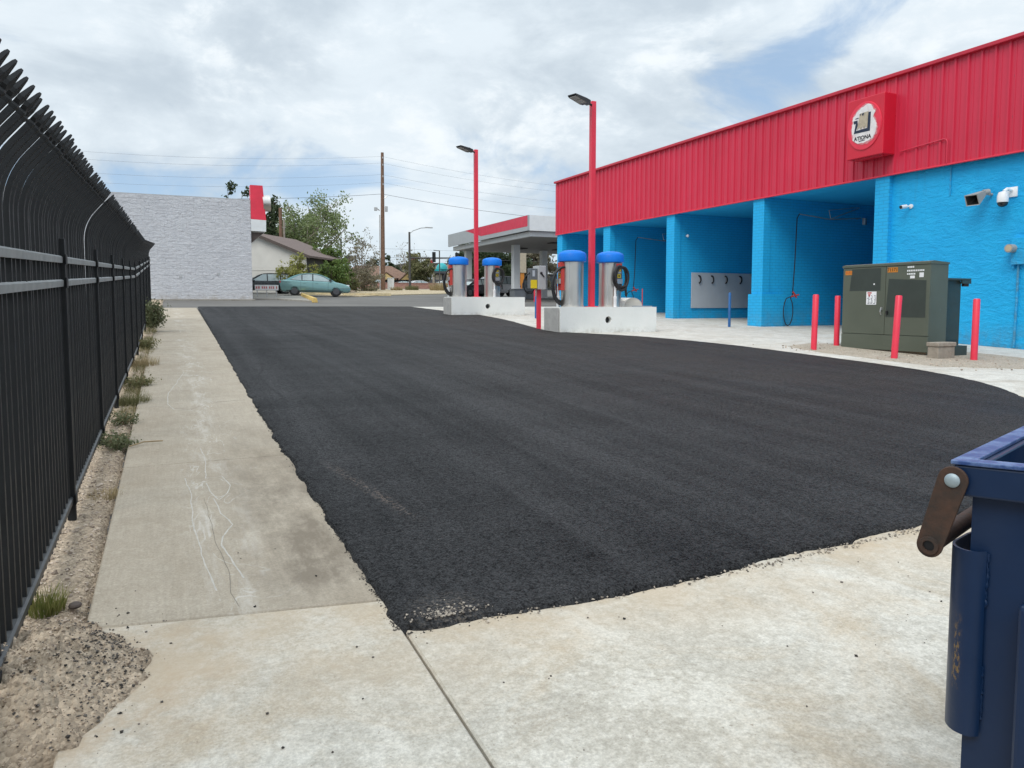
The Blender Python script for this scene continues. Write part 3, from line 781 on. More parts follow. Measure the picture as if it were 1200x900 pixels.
for i, (x, y, h, rx, lab) in enumerate([(40.6, 101, 7.6, 3.9, 'dark tree seen under the canopy behind the left vacuum island'),
                                        (46.5, 104, 7.8, 3.9, 'dark tree seen under the canopy between its columns'),
                                        (52.5, 106, 7.6, 3.6, 'sparse dark tree seen under the canopy near the blue pillar')]):
    tree('roadside_tree', lab, 'tree', x, y, h, 1.0, rx, 3.8, 4600, .28, 'leaf_dark' if i < 2 else 'leaf_bare', 'bark', .3, 13, 'trees seen under the canopy', 6)
def dry(x, y, r, h, lab, n=420, mat='leaf_straw'):
    t = thing('dry_bush', lab, 'dry bush', (x, y, gz(y)), 0, 'dry bushes on the verge')
    V, F = blades(n, (x, y, gz(y)), r, h, .02, .5); pyd('blades', V, F, mat, t)
dry(29.4, 85, 1.2, 1.1, 'large straw coloured bush left of the far vacuum island', 700)
dry(23.8, 84, .7, .5, 'small dry grass clump at the foot of the tall utility pole')
dry(26.3, 86, .8, .7, 'dry grass clump below the traffic signal pole, left of the straw coloured bush', 420, 'leaf_olive')
dry(19.6, 80, .9, .5, 'low olive grass clump by the sandy verge left of the utility pole', 420, 'leaf_olive')

# ------------------------------------------------------------------ fence
FX = -.60
def fence():
    posts = [-1.2, .85, 2.93, 5.2, 7.38, 9.41, 11.45, 13.48, 15.42, 17.87, 20.25, 22.6, 25.1, 26.7]
    t = thing('security_fence', 'tall black steel picket fence with curved spear tops along the sidewalk', 'fence', (FX, 5.2, gz(5.2)))
    def zz(y, dz): return gz(y) + dz + fence_rise(y)
    pm = None
    for y in posts:
        m = MB(); m.box(FX - .012, y - .024, zz(y, -.08), FX + .034, y + .024, zz(y, 1.70), .004)
        for dz in (1.435, 1.575, .115): m.box(FX + .034, y - .038, zz(y, dz) - .03, FX + .041, y + .038, zz(y, dz) + .03, .002)
        m.build('post', 'fence_black', t)
    for a, b in zip(posts, posts[1:]):
        for dz in (1.575, 1.435, .115):
            m = MB(); ya, yb = a + .025, b - .025
            h = .021
            prof = [(-.022, -h), (.022, -h), (.024, h - .008), (.014, h), (-.022, h)]
            m.prism(prof, lambda u, v: (FX + u, ya, zz(ya, dz) + v), lambda u, v: (FX + u, yb, zz(yb, dz) + v))
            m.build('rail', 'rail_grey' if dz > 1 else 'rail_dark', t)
    # one picket
    w = .0105; m = MB()
    th = R(40); r = .36; path = [(0, 0, .055), (0, 0, 1.745)]
    for k in range(1, 9):
        a = th * k / 8; path.append((r * (1 - math.cos(a)), 0, 1.745 + r * math.sin(a)))
    d = Vector((math.sin(th), 0, math.cos(th))); e = Vector(path[-1]) + d * .085; path.append(tuple(e))
    m.tube(path, w, 4, square=True, up=(0, 1, 0))
    nrm = Vector((-d.z, 0, d.x)); s = Vector((0, 1, 0))
    rows = [(0, .0115, .0115), (.012, .014, .013), (.02, .011, .010), (.034, .023, .008), (.05, .024, .008), (.095, .009, .005), (.104, .004, .003)]
    prev = None
    for (L, a, bth) in rows:
        ring = [m.b.verts.new(e + d * L + s * a * sx + nrm * bth * sn) for sx, sn in ((-1, -1), (1, -1), (1, 1), (-1, 1))]
        if prev:
            for k in range(4): m.b.faces.new((prev[k], prev[(k + 1) % 4], ring[(k + 1) % 4], ring[k]))
        else: m.b.faces.new(ring[::-1])
        prev = ring
    m.b.faces.new(prev)
    ys = []
    for a, b in zip(posts, posts[1:]):
        n = max(2, round((b - a) / .107))
        ys += [a + (b - a) * (k + .5 + .0) / n for k in range(n)]
    near = [y for y in ys if y > 1.7][:100]; rest = [y for y in ys if y not in near]
    o = m.build('picket', 'fence_black', t, local=True)
    y0 = t.location.y; z0 = t.location.z
    for i, y in enumerate(near):
        c = o if i == 0 else o.copy()
        if i: COL.objects.link(c); c.parent = t
        c.location = (0, y - y0, zz(y, 0) - z0)
        c.rotation_euler = (random.gauss(0, .0012), random.gauss(0, .002), 0)
    V0 = np.array([v.co for v in o.data.vertices]); F0 = [tuple(p.vertices) for p in o.data.polygons]; V, F = [], []
    for i, y in enumerate(rest):
        V.append(V0 + np.array([0, y - y0, zz(y, 0) - z0])); F += [tuple(k + i * len(V0) for k in f) for f in F0]
    tag(pyd('picket', np.concatenate(V), F, 'fence_black', t, local=True), kind='stuff')
fence()

# ------------------------------------------------------------------ wash building
BX = 18.6
ZT, ZB = 7.93, 5.16
def wash():
    t = thing('car_wash_building', 'long blue car wash with open bays and red ribbed metal fascia', 'building', (BX, 15, gz(15)))
    YN, YF = 1.5, 35.0
    # fascia: ribbed sheet
    m = MB(); y = YF; prof = []
    pitch = .345
    x0 = BX
    prof.append((x0, YF))
    yy = YF - .05
    while yy - pitch > YN:
        prof += [(x0, yy - .10), (x0 - .042, yy - .115), (x0 - .042, yy - .165), (x0, yy - .18)]
        prof += [(x0, yy - .255), (x0 - .012, yy - .26), (x0 - .012, yy - .285), (x0, yy - .29)]
        yy -= pitch
    prof.append((x0, YN))
    for (a, b) in zip(prof, prof[1:]): m.face([(a[0], a[1], ZB), (b[0], b[1], ZB), (b[0], b[1], ZT - .1), (a[0], a[1], ZT - .1)])
    f = m.build('fascia', 'fascia_red', t)
    m = MB(); m.box(BX - .13, YN, ZT - .10, BX + .3, YF + .03, ZT, .012); m.build('coping', 'fascia_trim', t)
    m = MB(); m.box(BX - .045, YN, ZB - .02, BX + .05, YF + .01, ZB + .018, .004); m.build('drip_edge', 'red_light', t)
    m = MB(); m.box(BX + .0, YF + .001, ZB, BX + 10.4, YF + .05, ZT - .116); m.box(BX + .0, YN - .05, ZB, BX + 10.4, YN - .001, ZT - .116); m.build('end_fascia', 'red_paint', t)
    m = MB(); m.box(BX + .31, YN, ZT - .5, BX + 10.4, YF, ZT - .12); m.build('roof', 'alu_grey', t)
    # stucco wall of the near part
    WX = BX + .16
    m = MB(); m.box(WX, YN, gz(YN) - .3, WX + .25, 14.98, ZB + .25); m.box(WX + .26, YN, gz(YN) - .3, BX + 10.3, YN + .25, ZB + .25); m.build('stucco_wall', 'stucco_blue', t)
    # ceiling of the bays, back wall, partitions with pillars
    m = MB(); m.box(BX + .06, 15.0, ZB + .02, BX + 10.3, YF - .02, ZB + .12); m.build('bay_ceiling', 'blue_block', t)
    m = MB(); m.box(BX + 9.9, 15.0, gz(15) - .3, BX + 10.15, YF - .02, ZB + .019); m.build('back_wall', 'blue_block', t)
    for i, (ya, yb) in enumerate([(14.95, 15.42), (19.85, 20.38), (24.85, 25.38), (29.72, 30.3), (34.35, 34.9)]):
        g0 = gz(ya)
        m = MB(); m.box(BX + .03, ya, g0 - .05, BX + .34, yb, ZB + .015, .006); m.build('pillar', 'blue_block', t)
        m = MB(); m.box(BX + .341, ya + .04, g0 - .3, BX + 9.9, yb - .12, ZB + .018); m.build('partition_wall', 'blue_block', t)
        if i == 1:
            m = MB(); m.box(BX - .07, ya - .10, g0 - .05, BX + 1.0, yb + .05, g0 + 1.12, .008); m.build('pillar_plinth', 'blue_block', t)
    # bay number three board etc are things of their own
    # sign panel on the fascia
    return t
wash()
def boom(yp, lab):
    """swing boom with hose on a partition's near face (plane y=yp)"""
    x = BX + 2.3; y = yp - .28; z = 4.65
    t = thing('wash_boom', lab, 'wash boom', (x, yp, z), 0, 'hose booms in the wash bays')
    m = MB(); m.tube([(x + 2.2, yp, z), (x + 2.1, y, z), (x + .6, y, z - .12), (x - .9, y, z)], .022, 6)
    m.tube([(x + 2.0, y, z + .35), (x + .6, y, z - .10)], .02, 6); m.tube([(x + .6, y, z - .12), (x + .5, y, z + .2), (x + 2., y, z + .38)], .014, 6)
    m.build('arm', 'galv', t, smooth=True)
    m = MB(); m.cyl((x + 2.6, yp - .01, z - .2), (x + 2.6, yp - .01, z + .05), .09, 12); m.build('swivel', 'galv', t)
    zb = gz(yp)
    m = MB(); m.tube([(x - .9, y, z), (x - 1.0, y, z - .15), (x - 1.05, y, 3.), (x - 1.12, y, zb + 1.1)], .018, 6)
    pts = [(x - 1.12, y, zb + 1.1)]
    for k in range(1, 14):
        a = PI / 2 - 2 * PI * k / 14; pts.append((x - 1.3 + .22 * math.cos(a), y, zb + .52 + .5 * math.sin(a)))
    pts.append((x - 1.12, y, zb + 1.05)); m.tube(pts, .017, 6)
    m.build('hose', 'black_rubber', t, smooth=True)
    m = MB(); m.tube([(x - 1.12, y - .02, zb + 1.2), (x - .95, y - .02, zb + 1.0)], .03, 8); m.tube([(x - 1.2, y - .02, zb + 1.03), (x - .85, y - .02, zb + 1.1)], .025, 8); m.build('spray_gun', 'text_red', t)
boom(19.88, 'galvanised hose boom with red spray gun in the nearest wash bay')
boom(29.75, 'hose boom hanging in the wash bay left of the grey hook board')
def hookboard():
    x0, x1, y, z0, z1 = 19.52, 22.7, 24.86, 1.36, 2.82
    t = thing('hook_board', 'pale grey board with four hanging hooks on the bay wall', 'hook board', ((x0 + x1) / 2, y, z0))
    m = MB(); m.box(x0, y - .03, z0, x1, y, z1, .004); m.build('panel', 'board_grey', t)
    for k in range(4):
        x = (19.87, 20.53, 21.25, 22.03)[k]
        m = MB(); pts = [(x, y - .035, z1 - .13)]
        for a in np.linspace(PI * .5, -PI * .5, 6): pts.append((x + .09 * math.cos(a), y - .08, z1 - .28 + .15 * math.sin(a)))
        m.tube(pts, .03, 6); m.build('hook', 'black_rubber', t, smooth=True)
hookboard()

def fascia_sign():
    x0, x1 = 18.07, 18.55; ya, yb = 14.75, 15.97; za, zb = 5.69, 7.36
    t = thing('wall_sign', 'square red sign box with peeling round bank logo on the fascia', 'sign', (x1, (ya + yb) / 2, za))
    m = MB(); m.box(x0, ya, za, x1, yb, zb, .02); m.build('sign_box', 'sign_red', t)
    m = MB(); m.box(x0 + .1, ya + .1, za - .03, x0 + .16, yb - .1, za, .004); m.build('bottom_lip', 'fascia_trim', t)
    cy, cz, Rr = (ya + yb) / 2 + .02, (za + zb) / 2 + .04, .56
    Rz = .66
    def P(px, py, off):
        a = (px - 310) / 190; b = -((py - 475) + .22 * (px - 310)) / 245
        return (x0 - off, cy - a * Rr, cz + b * Rz)
    n = 40
    m = MB(); circ = [(math.cos(2 * PI * k / n), math.sin(2 * PI * k / n)) for k in range(n)]
    m.prism(circ, lambda a, b: (x0, cy - a * Rr * 1.02, cz + b * Rz * 1.02), lambda a, b: (x0 - .03, cy - a * Rr, cz + b * Rz)); disc = m.build('logo_disc', 'red_light', t)
    def poly(name, pts, off, mat):
        m = MB(); A = [P(*p, off) for p in pts]; B = [P(*p, off - .004) for p in pts]
        va = [m.b.verts.new(p) for p in A]; vb = [m.b.verts.new(p) for p in B]; k = len(pts)
        f1 = m.b.faces.new(va); m.b.faces.new(vb[::-1])
        for i in range(k): m.b.faces.new((va[i], vb[i], vb[(i + 1) % k], va[(i + 1) % k]))
        for f in m.b.faces: f.normal_update()
        bmesh.ops.triangulate(m.b, faces=[f for f in m.b.faces if len(f.verts) > 4])
        return m.build(name, mat, disc)
    patch = [(380, 240), (400, 275), (415, 310), (440, 318), (428, 350), (412, 372), (428, 400), (448, 440), (455, 500), (440, 560), (402, 608), (340, 640),
             (270, 660), (212, 652), (185, 632), (192, 600), (182, 560), (178, 505), (188, 450), (184, 415), (212, 362), (256, 312), (318, 268)]
    cx_, cy_ = 318, 460
    pol = sorted((math.atan2(b - cy_, a - cx_), math.hypot(a - cx_, b - cy_)) for a, b in patch)
    pol = [(pol[-1][0] - 2 * PI, pol[-1][1])] + pol + [(pol[0][0] + 2 * PI, pol[0][1])]
    def star(k, jit, n=90):
        out = []
        for q in range(n):
            a = -PI + 2 * PI * q / n
            for (a0, r0), (a1, r1) in zip(pol, pol[1:]):
                if a0 <= a <= a1: r = r0 + (r1 - r0) * (a - a0) / max(1e-6, a1 - a0)
            r = min(r * k, 215) + jit * fbm(q * .35, k * 9, 3) + jit * .5 * fbm(q * 1.3, k * 9, 8)
            out.append((cx_ + r * math.cos(a), cy_ + r * math.sin(a)))
        return out
    poly('peeled_edge', star(1.09, 9), .037, 'peel_pink'); poly('peeled_patch', star(1.0, 9), .043, 'peel_white')
    poly('emblem', [(195, 430), (240, 420), (246, 470), (226, 530), (352, 498), (364, 335), (390, 330), (386, 525), (203, 562), (222, 455), (200, 462)], .049, 'navy')
    poly('emblem', [(262, 390), (268, 352), (310, 340), (364, 325), (356, 500), (336, 478), (322, 510), (303, 484), (285, 517), (265, 492), (240, 522), (250, 450)], .055, 'tan_logo')
    poly('emblem', [(262, 362), (280, 352), (276, 372)], .061, 'navy'); poly('emblem', [(292, 352), (318, 342), (308, 370), (298, 372)], .061, 'navy')
    poly('emblem', [(215, 402), (252, 392), (252, 400), (215, 410)], .049, 'navy')
    poly('emblem', [(262, 636), (330, 618), (330, 625), (262, 643)], .049, 'navy')
    o = P(303, 600, .047)
    text_mesh('lettering', 'ATIONA', .15, 'text_black', disc, face_m(o, (0, -1, .0), (0, .0, 1)), bold=.004)
fascia_sign()
def wall_bits():
    X = BX + .16
    # conduit on the fascia
    m = MB(); xf = BX - .05
    m.tube([(xf, 14.6, 5.74), (xf, 13.3, 5.83), (xf, 13.22, 5.80), (xf, 13.2, 5.72), (xf, 13.2, 5.19)], .018, 6)
    t = thing('conduit_pipe', 'thin conduit running from the red sign down onto the blue wall', 'conduit', (xf, 13.2, 5.19)); m.build('upper_run', 'red_paint', t, smooth=True)
    m = MB(); m.tube([(X - .02, 13.2, 5.14), (X - .02, 13.2, 4.38)], .016, 6); m.build('lower_run', 'stucco_blue', t, smooth=True)
    # small bullet camera
    t = thing('bullet_camera', 'small white bullet camera low on the blue wall', 'camera', (X, 14.35, 4.18))
    m = MB(); m.cyl((X - .12, 14.40, 4.22), (X - .30, 14.42, 4.19), .055, 14); m.build('housing', 'white_plastic', t, smooth=True)
    m = MB(); m.cyl((X - .301, 14.42, 4.19), (X - .315, 14.422, 4.187), .047, 14); m.build('lens', 'black_plastic', t)
    m = MB(); m.cyl((X, 14.33, 4.22), (X - .03, 14.33, 4.22), .06, 14); m.tube([(X - .03, 14.33, 4.22), (X - .14, 14.39, 4.22)], .02, 8); m.build('bracket', 'white_plastic', t)
    # horn speaker
    t = thing('horn_speaker', 'grey rectangular horn speaker on the blue wall beside the dome camera', 'speaker', (X, 12.2, 4.24))
    m = MB()
    a = [(X - .5 - u * .05, 12.28 + s * .17, 4.10 + u * .13) for s, u in ((-1, -1), (1, -1), (1, 1), (-1, 1))]
    b = [(X - .22, 12.18 + s * .075, 4.28 + u * .06) for s, u in ((-1, -1), (1, -1), (1, 1), (-1, 1))]
    va = [m.b.verts.new(p) for p in a]; vb = [m.b.verts.new(p) for p in b]
    for k in range(4): m.b.faces.new((va[k], va[(k + 1) % 4], vb[(k + 1) % 4], vb[k]))
    m.b.faces.new(vb)
    ai = [(p[0] + .005, 12.28 + (p[1] - 12.28) * .86, 4.10 + (p[2] - 4.10) * .84) for p in a]; bi = [(X - .25, 12.18 + (p[1] - 12.18) * .7, 4.28 + (p[2] - 4.28) * .7) for p in b]
    vc = [m.b.verts.new(p) for p in ai]
    for k in range(4): m.b.faces.new((va[k], va[(k + 1) % 4], vc[(k + 1) % 4], vc[k]))
    m.build('horn', 'grey_plastic', t)
    m = MB(); ai2 = [(p[0] + .012, p[1], p[2]) for p in ai]; va = [m.b.verts.new(p) for p in ai2]; vb = [m.b.verts.new(p) for p in bi]
    for k in range(4): m.b.faces.new((va[k], va[(k + 1) % 4], vb[(k + 1) % 4], vb[k]))
    m.b.faces.new(vb); m.build('throat', 'black_plastic', t)
    m = MB(); m.cyl((X - .23, 12.175, 4.285), (X - .10, 12.12, 4.31), .075, 12); m.tube([(X, 12.1, 4.25), (X - .12, 12.1, 4.25), (X - .16, 12.14, 4.28)], .03, 8); m.build('driver', 'grey_plastic', t, smooth=True)
    # dome camera
    t = thing('dome_camera', 'white dome camera on a wall arm at the right of the blue wall', 'camera', (X, 11.6, 4.25))
    m = MB(); m.box(X - .04, 11.47, 4.12, X, 11.72, 4.36, .01); m.tube([(X - .03, 11.6, 4.28), (X - .22, 11.6, 4.30), (X - .30, 11.62, 4.24)], .04, 10); m.build('wall_arm', 'white_plastic', t, smooth=True)
    m = MB(); m.lathe([(.05, .12), (.10, .10), (.125, .0), (.125, -.12), (.12, -.14)], (X - .30, 11.64, 4.12)); m.build('housing', 'white_plastic', t, smooth=True)
    m = MB(); m.lathe([(.115, 0), (.11, -.05), (.08, -.09), (.03, -.11)], (X - .30, 11.64, 3.979)); m.build('dome', 'dark_glass', t, smooth=True)
    # meter box and conduit
    t = thing('meter_box', 'blue painted meter box with round glass meter and conduit below', 'meter', (X, 11.3, 2.5))
    m = MB(); m.box(X - .12, 11.02, 2.47, X, 11.50, 3.12, .01); m.build('box', 'stucco_blue', t)
    m = MB(); m.cyl((X - .12, 11.45, 2.86), (X - .30, 11.45, 2.86), .10, 18); m.build('meter', 'grey_plastic', t, smooth=True)
    m = MB(); m.cyl((X - .301, 11.45, 2.86), (X - .306, 11.45, 2.86), .075, 18); m.build('dial', 'tan_stick', t)
    m = MB(); m.tube([(X - .03, 11.36, 2.465), (X - .03, 11.36, 1.6), (X - .03, 11.38, .45)], .026, 8); m.cyl((X - .035, 11.47, 2.465), (X - .035, 11.47, 2.38), .03, 8); m.build('conduit', 'stucco_blue', t, smooth=True)
    # small fixtures in the bays
    t = thing('bay_light', 'tiny white lamp globe on the pillar left of the hook board', 'lamp', (19.25, 24.83, 4.35))
    m = MB(); m.sphere((19.25, 24.79, 4.30), .06, 10); m.build('globe', 'white_plastic', t, smooth=True); m = MB(); m.cyl((19.25, 24.889, 4.30), (19.25, 24.82, 4.30), .03, 8); m.build('base', 'grey_plastic', t)
wall_bits()
# blue post in the bay mouth
def post(name, label, cat, x, y, h, r, mat, tilt=(0, 0), group=None, mcap=None):
    t = MB(); z = gz(y); a = Vector((x, y, z - .1)); b = Vector((x + tilt[0] * h, y + tilt[1] * h, z + h))
    t.tube([a, b - (b - a).normalized() * .02, b], [r, r, r * .8], 16)
    o = t.build(name, mat, smooth=True)
    o.data.transform(Matrix.Translation((-x, -y, -z))); o.location = (x, y, z)
    return tag(o, label, cat, group)
post('bollard', 'thin blue bollard standing in front of the grey hook board', 'bollard', 17.26, 19.9, 1.16, .045, 'blue_post')
g_ = 'red bollards round the transformer'
post('bollard', 'red bollard farthest left, well clear of the green transformer', 'bollard', 13.3, 12.5, 1.26, .065, 'red_light', (.02, .0), g_)
post('bollard', 'red bollard close by the left edge of the green transformer', 'bollard', 14.82, 13.22, 1.22, .065, 'red_light', (.0, 0), g_)
post('bollard', 'leaning red bollard in front of the green transformer doors', 'bollard', 13.49, 10.57, 1.29, .065, 'red_light', (.05, -.01), g_)
post('bollard', 'red bollard right of the green transformer before the blue wall', 'bollard', 14.9, 9.83, 1.25, .065, 'red_light', (.01, 0), g_)

# ------------------------------------------------------------------ transformer
def transformer():
    x0, x1, ya, yb = 14.7, 15.28, 10.72, 12.98; z0 = gz(11.8) - .02; zt = 2.43
    t = thing('transformer', 'dark green steel pad transformer cabinet with two front doors', 'transformer', (15, 11.8, z0))
    m = MB(); m.box(x0 + .03, ya, z0 + .06, x1, yb, zt - .04, .006); m.build('cabinet', 'trafo_green', t)
    m = MB(); m.prism([(x0 - .012, zt - .06), (x1 + .015, zt - .06), (x1 + .015, zt - .02), (x0 + .1, zt + .012), (x0 - .012, zt - .012)], lambda a, b: (a, ya - .012, b), lambda a, b: (a, yb + .012, b)); m.build('lid', 'trafo_green', t)
    ym = 11.80
    zs = z0 + .40
    dl = MB().box(x0, ym + .006, zs, x0 + .028, yb - .01, zt - .07, .004).build('door', 'trafo_green', t)
    dr = MB().box(x0, ya + .0, zs, x0 + .028, ym - .006, zt - .07, .004).build('door', 'trafo_green', t)
    MB().box(x0 - .004, ya - .002, z0 + .05, x0 + .028, yb - .004, zs - .012, .004).build('sill_panel', 'trafo_green', t)
    # darker repaint patches on the doors
    def patch(y0, y1, za, zb, sk, par):
        m = MB(); m.face([(x0 - .002, y1, za), (x0 - .002, y0, za), (x0 - .002, y0, zb - sk), (x0 - .002, y1 - .06, zb)]); m.build('paint_patch', 'trafo_dark', par)
    patch(11.93, 12.78, 1.82, 2.33, .0, dl); patch(10.80, ym - .02, 1.22, 2.08, .06, dr)
    def card(y0, y1, za, zb, mat, name, par, off=.004):
        return MB().box(x0 - off, y0, za, x0 - .0005, y1, zb).build(name, mat, par)
    c = card(12.72, 12.91, 2.20, 2.30, 'orange_label', 'number_label', dl); text_mesh('number', '1171', .085, 'text_red', dl, face_m((x0 - .006, 12.815, 2.25), (0, -1, 0), (0, 0, 1)))
    c = card(11.50, 11.76, 2.22, 2.33, 'orange_label', 'number_label', dr); text_mesh('number', '71171', .105, 'text_black', dr, face_m((x0 - .006, 11.63, 2.275), (0, -1, 0), (0, 0, 1)))
    card(12.03, 12.30, 1.50, 1.80, 'white_plastic', 'warning_label', dl)
    card(12.16, 12.27, 1.755, 1.785, 'text_red', 'warning_header', dl, .006)
    m = MB(); m.face([(x0 - .006, 12.26, 1.74), (x0 - .006, 12.18, 1.74), (x0 - .006, 12.22, 1.67)]); m.build('warning_mark', 'text_red', dl)
    m = MB()
    for k in range(7):
        z = 1.52 + .03 * k
        for j in range(3):
            a = 12.04 + .08 * j + random.uniform(0, .02); m.box(x0 - .006, a, z, x0 - .0045, min(12.29, a + random.uniform(.02, .06)), z + .012)
    m.build('warning_text', 'navy', dl)
    # stencilled lines, illegible at this distance: rows of short strokes
    m = MB()
    for (z, n, ys) in ((2.32, 4, 11.26), (2.24, 10, 11.27), (2.17, 5, 11.27)):
        for k in range(n): m.box(x0 - .003, ys - .042 * k - .03, z - .018, x0 - .0005, ys - .042 * k, z + .018)
    m.build('stencil_text', 'text_white', dr)
    card(11.08, 11.19, 2.07, 2.13, 'text_white', 'tag', dr, .005); card(10.87, 10.97, 2.09, 2.19, 'text_white', 'tag', dr, .005)
    m = MB(); m.cyl((x0 - .006, 12.10, 1.97), (x0, 12.10, 1.97), .02, 10); m.build('rivet', 'text_white', dl)
    h = MB(); h.box(x0 - .05, ym + .05, 1.38, x0, ym + .08, 1.44, .004); h.tube([(x0 - .05, ym + .065, 1.42), (x0 - .07, ym + .065, 1.34), (x0 - .04, ym + .065, 1.27)], .012, 6); h.build('handle', 'galv', dl)
    MB().box(x0 - .04, ym - .09, 1.28, x0, ym - .05, 1.36, .004).build('padlock', 'black_plastic', dr)
    # radiator bank behind
    m = MB(); m.box(x1 + .03, ya + .1, z0 + .3, x1 + .55, yb - .1, 2.03); 
    for k in range(14):
        y = ya + .12 + k * .15; m.box(x1 + .05, y, z0 + .12, x1 + .60, y + .03, 2.0)
    m.build('radiator', 'trafo_dark', t)
    m = MB(); m.box(x1 + .02, ya + .02, 2.03, x1 + .80, yb - .1, 2.075, .006); m.box(x1 + .5, ya + .02, 1.96, x1 + .8, ya + .06, 2.028); m.build('radiator_cover', 'trafo_dark', t)
    m = MB(); m.box(x1 + .62, ya + .06, 1.90, x1 + .78, ya + .12, 2.028); m.build('bracket', 'rust_arm', t)
    # concrete pad beneath
    MB().box(x0 + .1, ya + .1, z0 - .1, x1 + .6, yb - .1, z0 + .055).build('footing', 'dirt', t)
transformer()
def stones():
    z = gz(10.4)
    t = thing('stone_block', 'tan masonry block with capstone at the corner of the transformer', 'block', (14.55, 10.42, z))
    m = MB(); m.box(14.32, 10.20, z - .03, 14.84, 10.44, z + .24, .012); m.build('block', 'stone_block', t)
    m = MB(); m.box(14.30, 10.18, z + .243, 14.86, 10.46, z + .33, .015); m.build('capstone', 'stone_block', t)
    m = MB(); m.box(15.35, 10.55, z, 15.75, 10.75, z + .22, .006); tag(m.build('timber_offcut', 'trafo_dark'), 'dark timber offcut lying behind the tan stone block', 'timber')
stones()

# ------------------------------------------------------------------ vacuum islands
def island(name, label, x0, x1, y0, y1, h, chip):
    zb = gz((y0 + y1) / 2) - .06; zt = gz(y0) + h
    t = thing('vacuum_island', label, 'concrete island', ((x0 + x1) / 2, y0, zb), 0, 'white concrete vacuum islands')
    # block with a round hole: front built as ring
    xc = x0 + (x1 - x0) * .49; zc = zb + (zt - zb) * .52; r = .105
    m = MB(); xs = x0 + .03
    n = 24; ring = [(xc + r * math.cos(2 * PI * k / n), zc + r * math.sin(2 * PI * k / n)) for k in range(n)]
    def edge(a):
        c, s = math.cos(a), math.sin(a); k = min(((x1 - xc) if c > 0 else (xs - xc)) / c if abs(c) > 1e-6 else 1e9, ((zt - zc) if s > 0 else (zb - zc)) / s if abs(s) > 1e-6 else 1e9)
        return (xc + c * k, zc + s * k)
    angs = sorted(set([2 * PI * k / n for k in range(n)] + [math.atan2(b - zc, a - xc) % (2 * PI) for a, b in ((x1, zt), (xs, zt), (xs, zb), (x1, zb))]))
    inn = [m.b.verts.new((xc + r * math.cos(a), y0, zc + r * math.sin(a))) for a in angs]
    outr = [m.b.verts.new((edge(a)[0], y0, edge(a)[1])) for a in angs]
    deep = [m.b.verts.new((xc + r * .95 * math.cos(a), y0 + .16, zc + r * .95 * math.sin(a))) for a in angs]
    back = [m.b.verts.new((edge(a)[0], y1, edge(a)[1])) for a in angs]
    N = len(angs)
    for k in range(N):
        j = (k + 1) % N
        m.b.faces.new((inn[k], inn[j], outr[j], outr[k])); m.b.faces.new((deep[k], deep[j], inn[j], inn[k])); m.b.faces.new((outr[k], outr[j], back[j], back[k]))
    m.b.faces.new(deep); m.b.faces.new(back[::-1])
    o = m.build('block', 'island_white', t)
    m = MB(); m.box(x0 - .02, y0 + .05, zb, x0 + .024, y1 - .02, zt - .02, .02); m.build('end_block', 'bare_concrete', t)
    m = MB(); m.lathe([(r * .93, 0), (r * .93, .02)], (0, 0, 0), 18); mm = m.build('hole_lining', 'black_plastic', t, local=True)
    mm.data.transform(Matrix.Translation((xc, y0 + .158, zc)) @ Matrix.Rotation(PI / 2, 4, 'X')); mm.data.transform(Matrix.Translation(-origin(t)))
    m = MB(); m.cyl((xc - .03, y0 + .135, zc - .01), (xc - .03, y0 + .05, zc - .01), .028, 10); m.build('pipe_stub', 'black_rubber', t)
    return zt
I1 = island('a', 'white concrete island with round hole, nearer one by the blue bays', 9.93, 13.22, 18.45, 19.4, .74, 1)
I2 = island('b', 'white concrete island with round hole, farther one with the red panel post beyond', 10.22, 13.5, 28.15, 29.05, .755, 1)

